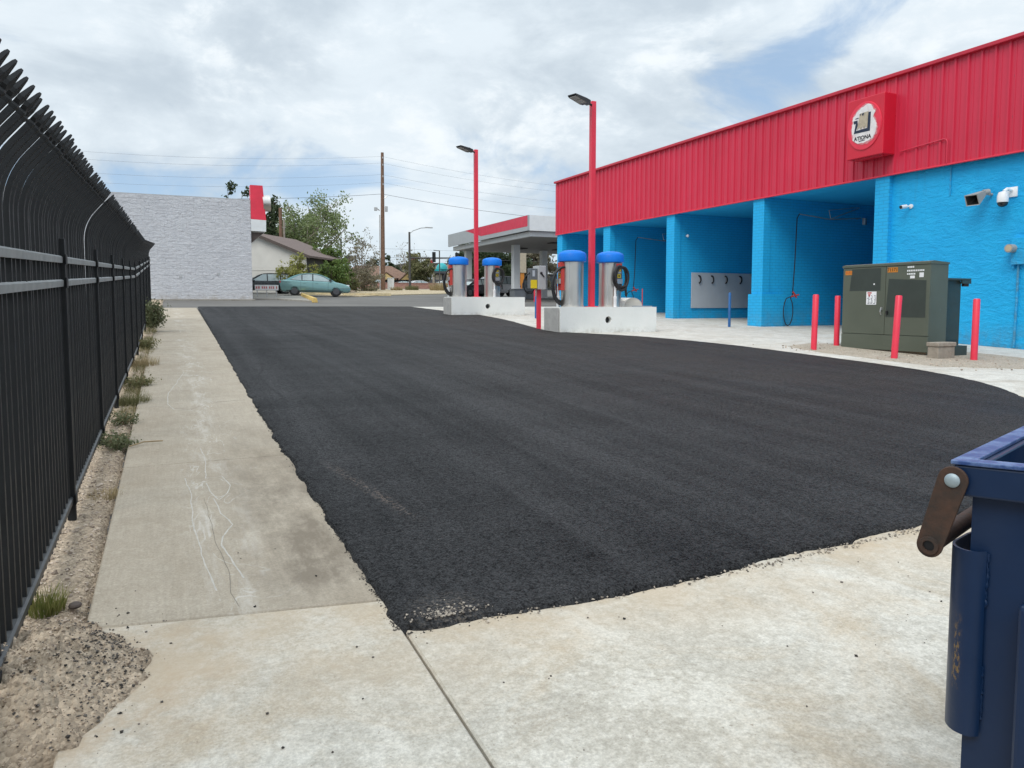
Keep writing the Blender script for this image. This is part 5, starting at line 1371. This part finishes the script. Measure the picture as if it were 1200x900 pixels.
def poles():
    # main utility pole
    x, y = 22.5, 85.; z = gz(y)
    t = thing('utility_pole', 'tall brown wooden utility pole by the roadside', 'utility pole', (x, y, z))
    m = MB(); m.tube([(x, y, z - .2), (x + .04, y, z + 8), (x + .1, y, 18.9)], [.27, .23, .17], 12); m.build('pole', 'wood_pole', t, smooth=True)
    m = MB(); m.cyl((x - .38, y - .1, z), (x - .32, y - .1, 11.8), .06, 8); m.build('riser_pipe', 'alu_grey', t)
    m = MB(); m.tube([(x + .1, y - .1, 13.6), (x + .6, y - .15, 14.0)], .05, 6); m.tube([(x - .3, y, 12.3), (x - .75, y - .1, 12.6)], .05, 6); m.build('bracket', 'galv', t)
    m = MB(); m.cyl((x + .45, y - .15, 12.2), (x + .45, y - .15, 12.8), .16, 10); m.box(x - .95, y - .2, 12.25, x - .6, y, 12.65, .03); m.build('junction_box', 'alu_grey', t)
    for zz in (18.2, 17.4, 16.1, 15.2): MB().cyl((x + .1, y - .18, zz), (x + .1, y - .18, zz + .2), .06, 8).build('insulator', 'alu_grey', t)
    for i, zz in enumerate((18.45, 17.7, 16.4, 15.5, 14.2)):
        pts = []
        for xe in (-38, 83):
            L = xe - x; q = []
            for k in range(25):
                u = k / 24; q.append((x + L * u, y - .1, zz + .0 - 1.95 * 4 * u * (1 - u) + (0 if i < 4 else .1 * u)))
            pts.append(q)
        q = pts[0][::-1] + pts[1][1:]
        m = MB(); m.tube(q, (.0085 if i < 4 else .022), 5)
        tag(m.build('power_line', 'wire_black', smooth=True), ['topmost thin wire strung across the sky from the utility pole', 'second thin wire from the top of the utility pole', 'third thin wire down the utility pole', 'fourth thin wire down the utility pole', 'thick lowest cable on the upper part of the utility pole'][i], 'wire', 'wires across the sky')
    for i, (zz, yy) in enumerate(((9.3, 96), (8.2, 96.3))):
        q = [(-30 + 130 * k / 30, yy, zz - .5 * math.sin(PI * k / 30)) for k in range(31)]
        m = MB(); m.tube(q, .012, 5); tag(m.build('power_line', 'wire_black', smooth=True), ['upper of the two low wires above the far road', 'lower of the two low wires above the far road'][i], 'wire', 'wires across the sky')
    # pole behind the house
    x, y = 10.0, 76.; z = gz(y)
    t = thing('utility_pole', 'old wooden pole with pale pipe in front of the large tree', 'utility pole', (x, y, z))
    m = MB(); m.tube([(x, y, z - .2), (x, y, 10.9)], [.2, .16], 10); m.build('pole', 'wood_pole', t, smooth=True)
    m = MB(); m.cyl((x + .3, y - .05, z), (x + .3, y - .05, 9.8), .09, 8); m.build('riser_pipe', 'bark_pale', t)
    # dark signal pole beyond the shrub
    x, y = 19.8, 95.; z = gz(y)
    t = thing('signal_pole', 'slim dark pole with small signal heads behind the green shrub', 'signal pole', (x, y, z))
    m = MB(); m.cyl((x, y, z - .1), (x, y, 9.8), .13, 10, .10); m.build('pole', 'dark_wall', t, smooth=True)
    m = MB(); m.box(x + .4, y - .2, 7.0, x + 1.5, y + .2, 7.7, .05); m.box(x + .1, y - .04, 7.2, x + .4, y + .04, 7.32); m.build('signal_head', 'dark_wall', t)
    # signal pole with mast arm and street light
    x, y = 28.75, 95.; z = gz(y)
    t = thing('traffic_signal', 'dark traffic signal pole with mast arm and curved street light', 'traffic signal', (x, y, z))
    m = MB(); m.cyl((x, y, z - .1), (x, y, 11.0), .17, 12, .13); m.build('pole', 'dark_wall', t, smooth=True)
    m = MB(); m.tube([(x, y, 10.8), (x + .5, y, 11.2), (x + 1.6, y, 11.6), (x + 2.4, y, 11.68)], .06, 8); m.build('light_arm', 'galv', t, smooth=True)
    m = MB(); m.box(x + 2.2, y - .12, 11.62, x + 3.2, y + .12, 11.76, .03); m.build('lamp_head', 'alu_grey', t)
    m = MB(); m.tube([(x, y, 7.62), (x + 9, y, 7.85)], [.11, .07], 8); m.build('mast_arm', 'dark_wall', t, smooth=True)
    for xx in (3.35, 6.6):
        m = MB(); m.box(x + xx - .22, y - .16, 7.15, x + xx + .22, y + .12, 8.5, .04); h = m.build('signal_head', 'black_plastic', t)
        m = MB()
        for k in range(3): m.cyl((x + xx, y - .16, 7.4 + .42 * k), (x + xx, y - .30, 7.4 + .42 * k), .15, 10)
        m.build('visor', 'black_plastic', h)
    # smaller post on white base
    x, y = 31.85, 92.; z = gz(y)
    t = thing('signal_post', 'thin dark lamp post on a pale square base left of the farther island', 'lamp post', (x, y, z))
    m = MB(); m.cyl((x, y, z), (x, y, 8.5), .08, 8); m.tube([(x, y, 8.45), (x - .8, y, 8.5)], .05, 6); m.build('pole', 'dark_wall', t)
    m = MB(); m.box(x - .35, y - .35, z - .1, x + .35, y + .35, z + .75, .03); m.build('base', 'stone_block', t)
    x, y = 23.7, 86.; z = gz(y)
    m = MB(); m.box(x - .32, y - .3, z - .1, x + .32, y + .3, z + 1.35, .03); m.box(x - .36, y - .34, z + 1.352, x + .36, y + .34, z + 1.42, .01)
    tag(m.build('utility_cabinet', 'white_paint'), 'small white utility cabinet right of the tall utility pole', 'utility cabinet')
poles()
def far_buildings():
    zb = gz(120)
    t = thing('brown_roof_house', 'low house with brown roof and two yellow gables across the road', 'house', (30, 118, zb))
    m = MB(); m.box(25.2, 118, zb - .2, 36, 126, zb + 2.0); m.build('wall', 'dark_wall', t)
    m = MB(); m.prism([(25, zb + 2.0), (36.2, zb + 2.0), (33.5, zb + 4.1), (27.7, zb + 4.1)], lambda a, b: (a, 117.4, b) if b < zb + 3 else (a, 121, b), lambda a, b: (a, 126.5, b) if b < zb + 3 else (a, 122, b)); m.build('roof', 'rust_roof', t)
    for (x, w) in ((26.6, 1.5), (31.4, 1.5), (34.9, 1.1)):
        m = MB(); m.prism([(x - w, zb + 1.75), (x + w, zb + 1.75), (x, zb + 2.75)], lambda a, b: (a, 116.6, b), lambda a, b: (a, 120, b)); g = m.build('gable', 'gable_yellow', t)
        m = MB(); m.prism([(x - w - .2, zb + 1.72), (x, zb + 2.86), (x + w + .2, zb + 1.72), (x + w + .2, zb + 1.86), (x, zb + 3.0), (x - w - .2, zb + 1.86)], lambda a, b: (a, 116.5, b), lambda a, b: (a, 120.5, b)); m.build('gable_roof', 'rust_roof', g)
        MB().box(x - .5, 117.9, zb + .2, x + .5, 117.99, zb + 1.5).build('window', 'dark_glass', t)
    zb = gz(150)
    t = thing('apartment_block', 'three storey dark apartment block with balconies behind the signal', 'building', (52, 150, zb))
    m = MB(); m.box(45.5, 150, zb - .3, 62, 160, zb + 6.2); m.build('wall', 'charcoal_wall', t)
    m = MB(); m.box(45.2, 149.7, zb + 6.202, 62.3, 160.3, zb + 6.5); m.build('roof', 'dark_wall', t)
    for x in (48.3, 53.6, 58.5): MB().box(x - .25, 149.0, zb - .3, x + .25, 149.98, zb + 6.2).build('pier', 'tan_wall', t)
    for x in (48.7, 54.0, 58.9):
        for k in range(3):
            z = zb + .2 + 2.05 * k
            MB().box(x, 149.1, z, x + 4.2, 149.96, z + .75).build('balcony', 'charcoal_wall', t)
            for q in range(2): MB().box(x + .3 + 2 * q, 149.9, z + .76, x + 1.7 + 2 * q, 149.995, z + 1.85).build('window', 'tan_wall' if q else 'white_paint', t)
    for x in (46.6, 50.6): MB().box(x - .35, 151, zb + 6.5, x + .35, 152, zb + 7.3).build('chimney', 'lamp_red', t)
    t = thing('teal_canopy', 'teal domed shop canopy behind the signal head', 'canopy', (47, 138, gz(130)))
    m = MB(); m.lathe([(1.1, 0), (1.05, .5), (.7, 1.0), (.1, 1.25)], (47.2, 135, 8.2), 16); m.build('dome', 'teal', t, smooth=True)
    m = MB(); m.box(45.2, 134.2, 7.85, 49.3, 135.8, 8.2); m.build('band', 'teal', t)
    for x in (45.5, 49): MB().box(x - .15, 134.8, gz(130) - .1, x + .15, 135.1, 7.848).build('post', 'tan_wall', t)
    z = gz(106); m = MB(); m.box(23, 106, z - .2, 47, 106.4, z + .85); m.box(23, 105.95, z + .852, 47, 106.45, z + .95)
    tag(m.build('brick_wall', 'brick_pink'), 'low pinkish brick wall along the far side of the road', 'wall')
    # strip building seen under the canopy
    t = thing('shop_row', 'long low grey shop building seen beneath the canopy', 'building', (75, 130, gz(130)))
    z = gz(130); m = MB(); m.box(60, 128, z - .3, 96, 138, z + 5.2); m.build('wall', 'charcoal_wall', t)
    m = MB(); m.box(59.6, 127.6, z + 3.6, 96.4, 127.99, z + 4.4); m.build('awning', 'canopy_white', t); m = MB(); m.box(59.6, 127.5, z + 5.2, 96.4, 138.3, z + 5.6); m.build('parapet', 'dark_wall', t)
    for k in range(9): MB().box(61 + 3.9 * k, 127.93, z + .6, 63.6 + 3.9 * k, 127.995, z + 2.9).build('window', 'dark_glass', t)
    t = thing('pylon_sign', 'plain tan pylon standing behind the canopy column', 'pylon', (46.6, 98, gz(98)))
    z = gz(98); m = MB(); m.box(45.9, 97.7, z + 2.4, 47.1, 98.3, z + 6.0, .05); m.build('panel', 'tan_wall', t); m = MB(); m.box(46.2, 97.8, z - .2, 46.8, 98.2, z + 2.398); m.build('base', 'orange_label', t)
far_buildings()

# ------------------------------------------------------------------ dumpster
def dumpster():
    c0 = DC; e1, e2 = DE1, DE2; up = Vector((0, 0, 1)); nrm = -e1      # nrm: outwards from the face we see
    zt = c0.z; zg = gz(c0.y)
    t = thing('dumpster', 'dark blue steel dumpster with rusty hinge arm', 'dumpster', (c0.x, c0.y, zg))
    TS = .045                                                          # it leans a little on the uneven slab
    def P(a, b, z): return Vector((c0.x, c0.y, 0)) + e1 * a + e2 * b + up * (z + b * TS)
    e2s = e2 + up * TS
    def bx(m, a0, a1, b0, b1, z0, z1):
        m.obox(P((a0 + a1) / 2, (b0 + b1) / 2, (z0 + z1) / 2), e1 * (a1 - a0) / 2, e2s * (b1 - b0) / 2, up * (z1 - z0) / 2); return m
    def bev(o, w, n=2):
        b = o.modifiers.new('bev', 'BEVEL'); b.width = w; b.segments = n; b.limit_method = 'ANGLE'; return o
    LA, LB = 1.85, 1.25
    m = MB(); w = .010; i0 = .026
    for (a0, a1, b0, b1) in ((i0, i0 + w, i0, LB - i0), (LA - i0 - w, LA - i0, i0, LB - i0), (i0 + w, LA - i0 - w, i0, i0 + w), (i0 + w, LA - i0 - w, LB - i0 - w, LB - i0)):
        bx(m, a0, a1, b0, b1, zg + .1, zt - .02)
    bx(m, i0 + w, LA - i0 - w, i0 + w, LB - i0 - w, zg + .1, zg + .115)
    m.build('body', 'dumpster_blue', t)
    m = MB(); rh = .060
    for (a0, a1, b0, b1) in ((0, .040, 0, LB), (LA - .040, LA, 0, LB), (.0405, LA - .0405, 0, .040), (.0405, LA - .0405, LB - .040, LB)): bx(m, a0, a1, b0, b1, zt - rh, zt - .0045)
    rim = bev(m.build('rim', 'dumpster_blue', t), .004)
    m = MB()
    for (a0, a1, b0, b1) in ((-.004, .030, -.004, LB), (LA - .030, LA + .004, -.004, LB), (.031, LA - .031, -.004, .030), (.031, LA - .031, LB - .030, LB)): bx(m, a0, a1, b0, b1, zt - .004, zt + .004)
    bev(m.build('rim_flange', 'rim_lit', t), .002)
    m = MB(); bx(m, -.0015, .002, .108, .117, zt - .034, zt - .024); m.build('square_hole', 'black_plastic', rim)
    # rusty hinge arm on the rim, pipe end at its foot
    m = MB(); a0 = P(-.004, .003, zt - .031); b0 = P(-.004, -.030, zt - .155)
    dirv = (b0 - a0).normalized(); sd = dirv.cross(nrm).normalized(); pr = []
    for k in range(13): an = PI * k / 12; pr.append(b0 + sd * .0215 * math.cos(an) + dirv * .0225 * math.sin(an))
    for k in range(13): an = PI + PI * k / 12; pr.append(a0 + sd * .0245 * math.cos(an) + dirv * .0245 * math.sin(an))
    A = [m.b.verts.new(p + nrm * .009) for p in pr]; B = [m.b.verts.new(p + nrm * .002) for p in pr]; n = len(pr)
    m.b.faces.new(A); m.b.faces.new(B[::-1])
    for k in range(n): m.b.faces.new((A[k], B[k], B[(k + 1) % n], A[(k + 1) % n]))
    arm = bev(m.build('hinge_arm', 'rust_arm', t), .0015)
    n = 22
    def disc(o, prof, name, mat, par, cap=False):
        m = MB(); vv = [[m.b.verts.new(o + nrm * h + (sd * math.cos(2 * PI * k / n) + dirv * math.sin(2 * PI * k / n)) * r) for k in range(n)] for (r, h) in prof]
        for U, W in zip(vv, vv[1:]):
            for k in range(n): m.b.faces.new((U[k], U[(k + 1) % n], W[(k + 1) % n], W[k]))
        if cap: m.b.faces.new(vv[-1])
        return m.build(name, mat, par, smooth=True)
    q = b0 + nrm * .0095
    disc(q, ((.017, 0), (.016, .004), (.0098, .0045), (.0093, -.003)), 'pipe_collar', 'rust_arm', arm)
    m = MB(); m.cyl(q - nrm * .003, q - nrm * .0002, .0092, 16); m.build('pipe_bore', 'black_plastic', arm)
    m = MB(); m.cyl(b0, b0 - nrm * 1.7, .0165, 14); m.build('hinge_rod', 'rust_arm', t, smooth=True)
    disc(a0 + nrm * .0095, ((.0125, 0), (.0125, .002), (.010, .0045), (.005, .006), (.001, .0063)), 'bolt', 'bolt_steel', arm, True)
    # bent guard plate round the corner
    z1, z0 = zt - .158, zt - .475
    sec = [(i0 + .13, .000), (i0 + .10, -.006)]
    for k in range(11): an = R(90) * k / 10; sec.append((i0 + .035 - .056 * math.sin(an), .034 - .044 * math.cos(an)))
    sec += [(i0 - .019, .044), (i0 - .008, .054)]
    def off(k, d):
        p, r = Vector(sec[max(0, k - 1)]), Vector(sec[min(len(sec) - 1, k + 1)]); g = (r - p).normalized(); v = Vector(sec[k]) + Vector((-g.y, g.x)) * -d
        return v
    m = MB(); zs = [z0 + .012, z0, None]
    cols = []
    for k in range(len(sec)):
        a, b = sec[k]; c = off(k, .0045) if (Vector(off(k, .0045)) - Vector((i0 + .08, .09))).length < (Vector(sec[k]) - Vector((i0 + .08, .09))).length else off(k, -.0045)
        lo = z0 - .022
        cols.append((m.b.verts.new(P(a, b, lo)), m.b.verts.new(P(a, b, z1)), m.b.verts.new(P(c.x, c.y, z1)), m.b.verts.new(P(c.x, c.y, lo))))
    for U, W in zip(cols, cols[1:]):
        for k in range(4): m.b.faces.new((U[k], U[(k + 1) % 4], W[(k + 1) % 4], W[k]))
    m.b.faces.new(cols[0]); m.b.faces.new(cols[-1][::-1])
    m.build('corner_guard', 'guard_blue', t, smooth=True, sharp=45)
    for za, zb_ in ((z1 - .004, z1 - .10), (z1 - .21, z0 + .01)):      # rough weld beads holding the plate's edge
        n_ = max(3, int((za - zb_) / .004)); m = MB()
        m.tube([tuple(P(i0 - .005, .0545 + random.gauss(0, .0006), za + (zb_ - za) * k / n_)) for k in range(n_ + 1)], [.0026 * random.uniform(.6, 1.4) for _ in range(n_ + 1)], 6)
        m.build('weld_bead', 'dumpster_blue', t, smooth=True)
    m = MB(); bx(m, i0 - .055, i0 - .001, .112, LB - .1, zt - .72, zt - .225); bev(m.build('fork_pocket', 'dumpster_blue', t), .010, 3)
    for a in (.1, LA - .2):
        for b in (.1, LB - .2): MB().obox(P(a + .05, b + .05, zg + .05), e1 * .05, e2 * .05, up * .055).build('foot', 'dumpster_blue', t)
DZ = 1.22
DC = Vector((1.262, .861, DZ)); _b = YAW0 + R(46); DE1 = Vector((math.sin(_b), math.cos(_b), 0)); DE2 = Vector((DE1.y, -DE1.x, 0))
def guard_mat():
    m = M['dumpster_blue'].copy(); m.name = 'guard_blue'; M['guard_blue'] = m; nt = m.node_tree; N = nt.nodes.new; L = nt.links.new
    b = next(n for n in nt.nodes if n.type == 'BSDF_PRINCIPLED'); tc = N('ShaderNodeTexCoord')
    dt = N('ShaderNodeVectorMath'); dt.operation = 'DOT_PRODUCT'; L(tc.outputs['Object'], dt.inputs[0]); dt.inputs[1].default_value = DE2
    def rng_(s, a, b_, c=0., d=1.):
        x = N('ShaderNodeMapRange'); L(s, x.inputs[0])
        for i, v in enumerate((a, b_, c, d)): x.inputs[i + 1].default_value = v
        return x.outputs[0]
    def mul(p, q):
        x = N('ShaderNodeMath'); x.operation = 'MULTIPLY'; L(p, x.inputs[0]); L(q, x.inputs[1]); return x.outputs[0]
    sp = N('ShaderNodeSeparateXYZ'); L(tc.outputs['Object'], sp.inputs[0])
    zr = DZ - gz(DC.y)
    ns = N('ShaderNodeTexNoise'); ns.inputs['Scale'].default_value = 150; ns.inputs['Detail'].default_value = 5; ns.inputs['Roughness'].default_value = .7
    mp = N('ShaderNodeMapping'); mp.inputs['Scale'].default_value = (1, 1, .45); L(tc.outputs['Object'], mp.inputs[0]); L(mp.outputs[0], ns.inputs['Vector'])
    f = mul(mul(rng_(dt.outputs['Value'], .005, .011), rng_(dt.outputs['Value'], .025, .018)), mul(rng_(sp.outputs[2], zr - .42, zr - .40), rng_(sp.outputs[2], zr - .27, zr - .33)))
    f = mul(f, rng_(ns.outputs['Fac'], .50, .60))
    mx = N('ShaderNodeMix'); mx.data_type = 'RGBA'; L(f, mx.inputs[0]); L(b.inputs['Base Color'].links[0].from_socket, mx.inputs[6]); mx.inputs[7].default_value = (.20, .12, .035, 1)
    L(mx.outputs[2], b.inputs['Base Color'])
guard_mat()
dumpster()

def chalk():
    def rib(m, pts, w, lift=.0012):
        q = []
        for a, b in zip(pts, pts[1:]):
            n = max(2, int(math.dist(a, b) / .03))
            q += [(a[0] + (b[0] - a[0]) * k / n, a[1] + (b[1] - a[1]) * k / n) for k in range(n)]
        q.append(pts[-1]); v = []
        for i, p in enumerate(q):
            d = Vector(q[min(i + 1, len(q) - 1)]) - Vector(q[max(i - 1, 0)]); nn = Vector((-d.y, d.x)).normalized()
            jx = .012 * fbm(p[1] * 3, p[0] * 3, 11); ww = w * (.55 + .8 * abs(fbm(p[0] * 30, p[1] * 30, 4)))
            c = Vector((p[0] + jx, p[1])); a, b = c + nn * ww, c - nn * ww
            v.append((m.b.verts.new((a.x, a.y, gz(a.y) + lift)), m.b.verts.new((b.x, b.y, gz(b.y) + lift)), abs(fbm(p[0] * 9, p[1] * 9, 21))))
        for A, B in zip(v, v[1:]):
            m.b.faces.new((A[0], A[1], B[1], B[0]))
    for pts, w, lab in [([(.06, 5.91), (.09, 5.47), (.08, 4.8), (.11, 4.32), (.13, 3.98), (.16, 3.72)], .004, 'long straight pale scrape on the sidewalk, nearest the fence'),
                   ([(.15, 12.38), (.04, 11.17), (-.06, 10.26), (-.07, 9.44), (0, 8.99), (.19, 8.86)], .006, 'hook shaped pale scrape farther along the sidewalk'),
                   ([(.2, 6.9), (.22, 6.33), (.2, 5.85), (.31, 5.87), (.35, 5.6), (.32, 5.41), (.26, 5.25), (.21, 5.48), (.20, 5.72)], .004, 'diamond shaped pale scrape in the middle of the sidewalk'),
                   ([(.23, 5.3), (.25, 4.95), (.30, 4.7), (.23, 4.49), (.22, 4.35), (.25, 4.13), (.27, 3.96), (.29, 3.83)], .005, 'wavy pale scrape below the diamond shaped scrape on the sidewalk')]:
        m = MB(); rib(m, pts, w); tag(m.build('scrape_line', 'chalk'), lab, 'scrape', 'pale scrapes on the sidewalk')
    for pts, w, lab in [([(.17, 5.33), (.18, 4.76), (.19, 4.4), (.21, 4.21), (.23, 3.88), (.22, 3.66), (.24, 3.5)], .0018, 'thin dark lengthwise crack between the pale sidewalk scrapes'),
                   ([(-.36, 9.34), (-.25, 9.31), (.17, 8.93), (.34, 9.29), (.8, 9.47)], .003, 'thin dark crack running across the whole sidewalk')]:
        m = MB(); rib(m, pts, w, .0008); tag(m.build('hairline_crack', 'hair_crack'), lab, 'crack')
chalk()

# ------------------------------------------------------------------ sky, sun, camera
def world():
    w = bpy.data.worlds.new('World'); SC.world = w; w.use_nodes = True; t = w.node_tree; t.nodes.clear()
    N = t.nodes.new; L = t.links.new
    out = N('ShaderNodeOutputWorld'); bg = N('ShaderNodeBackground'); L(bg.outputs[0], out.inputs[0])
    sky = N('ShaderNodeTexSky'); sky.sky_type = 'NISHITA'; sky.sun_disc = False
    sky.sun_elevation = SUN_EL; sky.sun_rotation = SUN_ROT; sky.altitude = 1400; sky.air_density = 1.; sky.dust_density = 1.2
    tc = N('ShaderNodeTexCoord'); sp = N('ShaderNodeSeparateXYZ'); L(tc.outputs['Generated'], sp.inputs[0])
    def m(op, a, b=0., c=None):
        x = N('ShaderNodeMath'); x.operation = op
        for i, v in enumerate((a, b) if c is None else (a, b, c)):
            if isinstance(v, bpy.types.NodeSocket): L(v, x.inputs[i])
            else: x.inputs[i].default_value = v
        return x.outputs[0]
    cv = N('ShaderNodeVectorMath'); cv.operation = 'MULTIPLY'; L(tc.outputs['Generated'], cv.inputs[0]); cv.inputs[1].default_value = (1, 1, 2.0)
    def noise(scale, det, rough, dist, loc, sc=(1, 1, 1), rot=0):
        mp = N('ShaderNodeMapping'); L(cv.outputs[0], mp.inputs[0]); mp.inputs['Location'].default_value = loc; mp.inputs['Scale'].default_value = sc; mp.inputs['Rotation'].default_value = (0, 0, rot)
        n = N('ShaderNodeTexNoise'); L(mp.outputs[0], n.inputs['Vector']); n.inputs['Scale'].default_value = scale; n.inputs['Detail'].default_value = det
        n.inputs['Roughness'].default_value = rough; n.inputs['Distortion'].default_value = dist; return n.outputs['Fac']
    def ramp(f, a, b, c=0., d=1.):
        x = N('ShaderNodeMapRange'); x.interpolation_type = 'SMOOTHSTEP'; L(f, x.inputs[0])
        for i, v in enumerate((a, b, c, d)): x.inputs[i + 1].default_value = v
        return x.outputs[0]
    def mix(f, a, b):
        x = N('ShaderNodeMix'); x.data_type = 'RGBA'
        for s, v in ((0, f), (6, a), (7, b)):
            if isinstance(v, bpy.types.NodeSocket): L(v, x.inputs[s])
            elif s == 0: x.inputs[0].default_value = v
            else: x.inputs[s].default_value = (*v, 1)
        return x.outputs[2]
    big = noise(2.6, 4, .5, .3, (8.3, 1.1, 7.)); mid = noise(5.5, 7, .58, .5, (7., 1., 3.)); fine = noise(15, 7, .65, .2, (1., 6., 2.))
    tex = m('ADD', m('MULTIPLY', big, .50), m('ADD', m('MULTIPLY', mid, .36), m('MULTIPLY', fine, .14)))
    shade = ramp(tex, .41, .575)
    cloud = mix(shade, CL_DARK, CL_LITE)
    puff = ramp(m('ADD', m('MULTIPLY', mid, .6), m('MULTIPLY', fine, .4)), .52, .66, 0., .75)
    cloud = mix(m('MULTIPLY', puff, ramp(tex, .44, .54)), cloud, CL_PUFF)
    hole = ramp(m('ADD', m('MULTIPLY', noise(2.2, 4, .5, .3, HOLE), .62), m('MULTIPLY', mid, .38)), .385, .48, .30, 1.)
    # haze to an even pale tone near the horizon
    low = ramp(sp.outputs[2], .0, .16, 1., 0.)
    cloud = mix(m('MULTIPLY', low, .6), cloud, CL_LOW)
    cov = m('MAXIMUM', hole, m('MULTIPLY', low, .6))
    col = mix(cov, mix(.45, sky.outputs[0], CL_BLUE), cloud)
    gain = ramp(sp.outputs[2], .3, .95, 1., ZEN)
    sc = N('ShaderNodeVectorMath'); sc.operation = 'SCALE'; L(col, sc.inputs[0]); L(gain, sc.inputs[3])
    L(sc.outputs[0], bg.inputs[0]); bg.inputs[1].default_value = .1
SUN_EL = R(50); sd = Vector((-.80, -.60, 0)).normalized()      # horizontal bearing towards the sun
SUN_ROT = math.atan2(sd.x, sd.y)
CL_LITE = (6.3, 7.0, 7.55); CL_DARK = (4.6, 5.3, 5.95); CL_LOW = (4.9, 6.0, 6.75); CL_BLUE = (2.9, 4.9, 7.4); ZEN = 2.0; CL_PUFF = (7.6, 8.0, 8.25); HOLE = (9.2, .4, 5)
world()
su = bpy.data.lights.new('sun', 'SUN'); su.energy = 1.5; su.angle = R(34); su.color = (1., .96, .90)
so = bpy.data.objects.new('sun', su); COL.objects.link(so)
so.rotation_euler = Vector((-sd.x * math.cos(SUN_EL), -sd.y * math.cos(SUN_EL), -math.sin(SUN_EL))).to_track_quat('-Z', 'Y').to_euler()
so.location = (-20, -20, 40)
cam = bpy.data.cameras.new('camera'); co = bpy.data.objects.new('camera', cam); COL.objects.link(co); SC.camera = co
FPX = 870.; PITCH = R(4.15); YAW = math.atan(400 / FPX * math.cos(PITCH))
cam.sensor_fit = 'HORIZONTAL'; cam.sensor_width = 36; cam.lens = 36 * FPX / 1200; cam.clip_end = 3000; cam.clip_start = .05
cam.shift_y = (357 + FPX * math.tan(PITCH) - 450) / 1200
fw = Vector((math.sin(YAW) * math.cos(PITCH), math.cos(YAW) * math.cos(PITCH), -math.sin(PITCH)))
co.location = (0, 0, 1.5); co.rotation_euler = fw.to_track_quat('-Z', 'Y').to_euler()
vs = SC.view_settings; vs.view_transform = 'Standard'; vs.look = 'None'; vs.exposure = .35; vs.gamma = 1.; vs.use_curve_mapping = False
